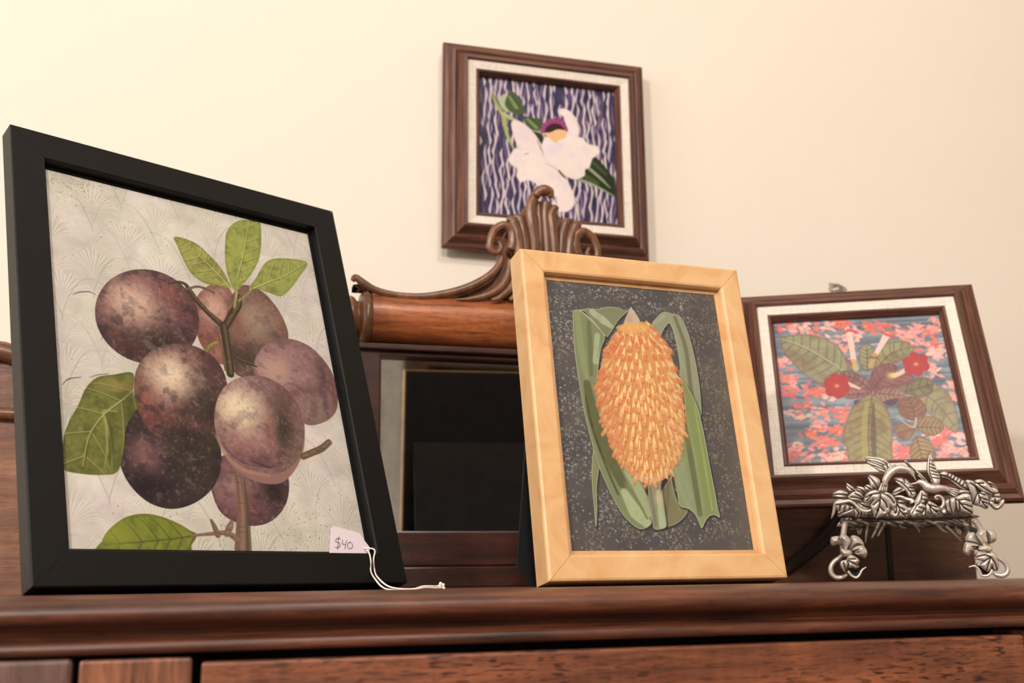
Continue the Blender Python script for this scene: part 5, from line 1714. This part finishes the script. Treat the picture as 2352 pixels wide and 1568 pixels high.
bird(QB([(200, 700), (280, 670), (360, 700), (450, 770), (560, 800), (680, 790), (800, 800), (870, 830)]), [2, 6, 7.5, 10, 10, 8, 6, 5], .022, QB([(240, 680), (130, 705), (20, 712)]),
     QB([(820, 770), (940, 785), (1075, 830), (1055, 900), (990, 965), (900, 915), (800, 850)]), [QB([(840, 790), (1060, 850)]), QB([(840, 815), (1040, 890)]), QB([(840, 845), (1010, 930)])],
     [(QB([(470, 110), (500, 90), (520, 130), (560, 250), (600, 360), (630, 450), (680, 520), (690, 620), (650, 730), (540, 700), (500, 600), (440, 480), (430, 400), (440, 300)]),
       [QB([(490, 120), (475, 300), (480, 450), (550, 680)]), QB([(500, 230), (550, 260)]), QB([(490, 300), (580, 340)]), QB([(490, 370), (610, 410)]), QB([(500, 440), (640, 480)]), QB([(520, 510), (670, 540)]), QB([(545, 580), (685, 600)])], .018),
      (QA([(1630, 250), (1680, 240), (1800, 380), (1960, 500), (2085, 640), (2060, 665), (1940, 580), (1840, 470), (1790, 420)]), [QA([(1660, 255), (1800, 410), (2060, 640)]), QA([(1820, 400), (1900, 520)])], .012)])

# branch that carries everything, with twigs; shade under the leaves put into their tone
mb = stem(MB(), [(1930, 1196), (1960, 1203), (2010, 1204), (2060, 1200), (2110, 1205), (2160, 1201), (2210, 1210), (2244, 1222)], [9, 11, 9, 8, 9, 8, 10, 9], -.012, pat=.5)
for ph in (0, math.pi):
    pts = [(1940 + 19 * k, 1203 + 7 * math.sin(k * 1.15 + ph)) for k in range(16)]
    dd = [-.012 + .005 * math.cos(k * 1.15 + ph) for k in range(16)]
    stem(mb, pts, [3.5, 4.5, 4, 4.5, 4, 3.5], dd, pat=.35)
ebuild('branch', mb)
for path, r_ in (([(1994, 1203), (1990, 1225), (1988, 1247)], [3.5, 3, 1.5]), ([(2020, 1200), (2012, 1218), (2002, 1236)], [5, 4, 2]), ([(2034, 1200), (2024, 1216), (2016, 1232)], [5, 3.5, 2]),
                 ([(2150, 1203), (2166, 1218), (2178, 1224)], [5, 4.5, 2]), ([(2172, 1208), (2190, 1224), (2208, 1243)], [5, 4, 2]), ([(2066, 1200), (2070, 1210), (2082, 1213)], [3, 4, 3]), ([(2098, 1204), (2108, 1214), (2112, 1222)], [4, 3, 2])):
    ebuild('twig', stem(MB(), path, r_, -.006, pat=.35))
ebuild('back_rail', stem(MB(), [(1935, 1178), (2020, 1184), (2120, 1184), (2230, 1182)], [8, 9, 9, 8], -.010, flat=.6, pat=.5))  # rail tone darkened too, to stand for shade behind the leaves

# feet: stem, pansy of broad petals, curled ring, small leaf and cup
FEET = [
    dict(fn=QC, stem=([(470, 260), (440, 480), (420, 700), (430, 900), (420, 1000)], [7, 7, 7, 8, 6]),
         ring=([(420, 960), (340, 1030), (240, 1100), (175, 1200), (165, 1300), (205, 1385), (300, 1440), (430, 1425), (520, 1370)], [4.5, 5.5, 5.5, 5.5, 5.8, 5.8, 5.8, 5.2, 3]),
         petals=[([(170, 600), (220, 570), (320, 560), (350, 580), (400, 680), (390, 760), (300, 740), (220, 770), (165, 720)], [], .010), ([(340, 590), (400, 520), (480, 530), (560, 590), (590, 680), (550, 760), (500, 870), (440, 810), (400, 690)], [], .017),
                 ([(590, 570), (700, 550), (800, 610), (860, 700), (870, 770), (720, 770), (600, 850), (540, 880), (570, 760)], [], .012), ([(870, 770), (940, 880), (930, 970), (880, 1030), (800, 990), (700, 950), (620, 900), (600, 860), (700, 780), (800, 760)], [[(620, 880), (740, 850)], [(640, 900), (760, 900)]], .015),
                 ([(400, 820), (500, 850), (600, 870), (620, 940), (540, 980), (450, 1000), (370, 900)], [], .016)],
         leaf=([(370, 1110), (440, 1070), (500, 1060), (520, 990), (600, 960), (700, 1000), (780, 1080), (740, 1150), (770, 1200), (700, 1250), (640, 1230), (560, 1240), (520, 1230), (490, 1340), (420, 1280), (370, 1200)], [[(520, 1080), (540, 1160), (520, 1240)], [(430, 1110), (460, 1200), (495, 1320)], [(540, 1080), (640, 1130), (740, 1190)], [(560, 1050), (700, 1040)]]),
         cup=[(540, 1240), (640, 1230), (780, 1210), (800, 1300), (740, 1420), (660, 1440), (580, 1380)], lip=([(530, 1300), (600, 1390), (700, 1440), (770, 1390), (830, 1280), (920, 1215)], [3, 2.8, 3, 3, 2.6, 1.2])),
    dict(fn=QD, stem=([(1180, 220), (1300, 400), (1400, 640), (1480, 860), (1540, 940)], [8, 8, 8, 8, 7]),
         ring=([(1500, 880), (1640, 990), (1750, 1060), (1845, 1140), (1890, 1250), (1865, 1345), (1770, 1395), (1660, 1385), (1580, 1345)], [5, 5.8, 5.8, 5.8, 6, 6, 6, 5.4, 3]),
         petals=[([(1040, 500), (1140, 480), (1200, 500), (1230, 580), (1300, 700), (1340, 760), (1200, 730), (1000, 690), (985, 600)], [], .012), ([(980, 700), (1100, 700), (1280, 745), (1240, 830), (1180, 880), (1120, 900), (1060, 990), (980, 960), (930, 880)], [[(1280, 790), (1150, 790)], [(1260, 820), (1160, 830)]], .014),
                 ([(1220, 500), (1290, 420), (1380, 410), (1430, 440), (1445, 550), (1470, 680), (1420, 770), (1360, 760), (1290, 660), (1220, 560)], [], .018), ([(1440, 440), (1540, 430), (1620, 480), (1650, 600), (1620, 680), (1520, 720), (1480, 690), (1450, 540)], [], .012),
                 ([(1270, 800), (1360, 755), (1450, 740), (1560, 820), (1530, 890), (1400, 890), (1270, 870)], [], .016)],
         leaf=([(1250, 900), (1340, 900), (1500, 920), (1560, 900), (1640, 960), (1680, 1080), (1700, 1180), (1680, 1290), (1600, 1290), (1560, 1200), (1520, 1280), (1440, 1310), (1300, 1200), (1230, 1180), (1280, 1110), (1360, 1080), (1300, 1070), (1170, 1030), (1210, 960)], [[(1530, 1010), (1400, 960), (1200, 1010)], [(1520, 1020), (1420, 1070), (1290, 1150)], [(1530, 1020), (1480, 1140), (1440, 1290)], [(1540, 1020), (1620, 1130), (1660, 1270)]]),
         cup=[(1240, 1190), (1360, 1180), (1500, 1160), (1560, 1250), (1500, 1370), (1400, 1410), (1310, 1310)], lip=([(1060, 1215), (1190, 1195), (1280, 1280), (1330, 1385), (1410, 1405), (1500, 1370), (1560, 1270)], [1.4, 2.6, 3, 3, 3.2, 3, 2.4])),
]
for ft in FEET:
    fn_ = ft['fn']
    mb = stem(MB(), fn_(ft['stem'][0]), ft['stem'][1], -.001)
    stem(mb, fn_(ft['ring'][0]), ft['ring'][1], .004, 12)
    ebuild('leg', mb)
    for o_, vv, d0 in ft['petals']:
        ebuild('petal', relief(MB(), fn_(o_), [fn_(v) for v in vv], d0, puff=.0034, edge=.0026, tilt=(0, -.25)))
    ebuild('leaf', relief(MB(), fn_(ft['leaf'][0]), [fn_(v) for v in ft['leaf'][1]], .015, puff=.002, tilt=(0, -.3)))
    mb = relief(MB(), fn_(ft['cup']), [], .010, puff=-.004, edge=.0008, dark=.55)
    stem(mb, fn_(ft['lip'][0]), ft['lip'][1], .0165)
    ebuild('cupped_leaf', mb)

# ledge under the picture, upright behind it, finial and rear leg
PM = PINK_M
e_ = .0215


def pl(x, y, z):
    return np.array(PM @ Vector((x, y, z)))


low = pl(.05, .0185, -e_)
mb = MB()
for fx in (.068, .140):
    a_ = pl(fx, -.012, -e_ - .0016)
    b_ = pl(fx, .021, -e_ - .0016)
    mb.tube([a_ + eo * .010, a_, b_], .0014, 8)
    mb.tube([b_, pl(fx, .021, .02)], .0014, 8)
mb.tube([pl(.060, .0205, -e_ - .0018), pl(.148, .0205, -e_ - .0018)], .0022, 8)
mb.tube([pl(.068, -.012, -e_ - .0016) + eo * .008, ep((1985, 1186), 0.0)], .0022, 8)
mb.tube([pl(.140, -.012, -e_ - .0016) + eo * .008, ep((2215, 1184), 0.0)], .0022, 8)
ebuild('ledge', mb)
mb = MB()
u0, u1 = pl(.080, .0222, -e_ - .001), pl(.068, .0222, PINK_H + e_ + .0015)
mb.tube([u0, u0 + (u1 - u0) * .5, u1], [.0045, .004, .003], 8, .4, eo)
ebuild('upright', mb, DARK_METAL)
# finial leaf peeping over the frame
fo = pl(.07, .0222, PINK_H + e_)
fn = np.array(PM.to_3x3() @ Vector((0, -1, 0)))


def fp(px, py):
    return at_plane(px, py, fo, fn)


mb = MB()
out = [fp(*q) for q in [(1903, 662), (1905, 654), (1903, 649), (1914, 650), (1926, 651), (1938, 657), (1946, 664), (1930, 672), (1912, 672)]]
mid = fp(1922, 660) + fn * .002
mb.tube([u1 - (u1 - u0) * .06, u1, fp(1921, 662) - fn * .001], [.003, .0026, .0018], 8, .6, eo, att=[.3] * 3)
V = out + [mid] + [p - fn * .0015 for p in out]
n = len(out)
Fc = [(i, (i + 1) % n, n) for i in range(n)] + [(i, n + 1 + i, n + 1 + (i + 1) % n, (i + 1) % n) for i in range(n)] + [tuple(range(2 * n, n, -1))]
mb.add(V, Fc, [.1] * n + [.6] + [.8] * n)
ebuild('finial', mb)
# rear leg, a flat dark strip standing on the shelf behind
rl = atY(2047, 1331, .815)
rl[2] = SHELF
top_ = u0 + (u1 - u0) * .55
rt = np.array([rl[0] - .004, rl[1] - .008, SHELF + .062])
mb = MB()
for (a_, b_) in ((rl, rt), (rt, top_)):
    V = []
    for p in (a_, b_):
        for sx in (-.0023, .0023):
            for sy in (-.0012, .0012):
                V.append((p[0] + sx, p[1] + sy, p[2]))
    mb.add(V, [(0, 1, 3, 2), (4, 6, 7, 5), (0, 4, 5, 1), (2, 3, 7, 6), (0, 2, 6, 4), (1, 5, 7, 3)], smooth=False)
ebuild('rear_leg', mb, DARK_METAL)
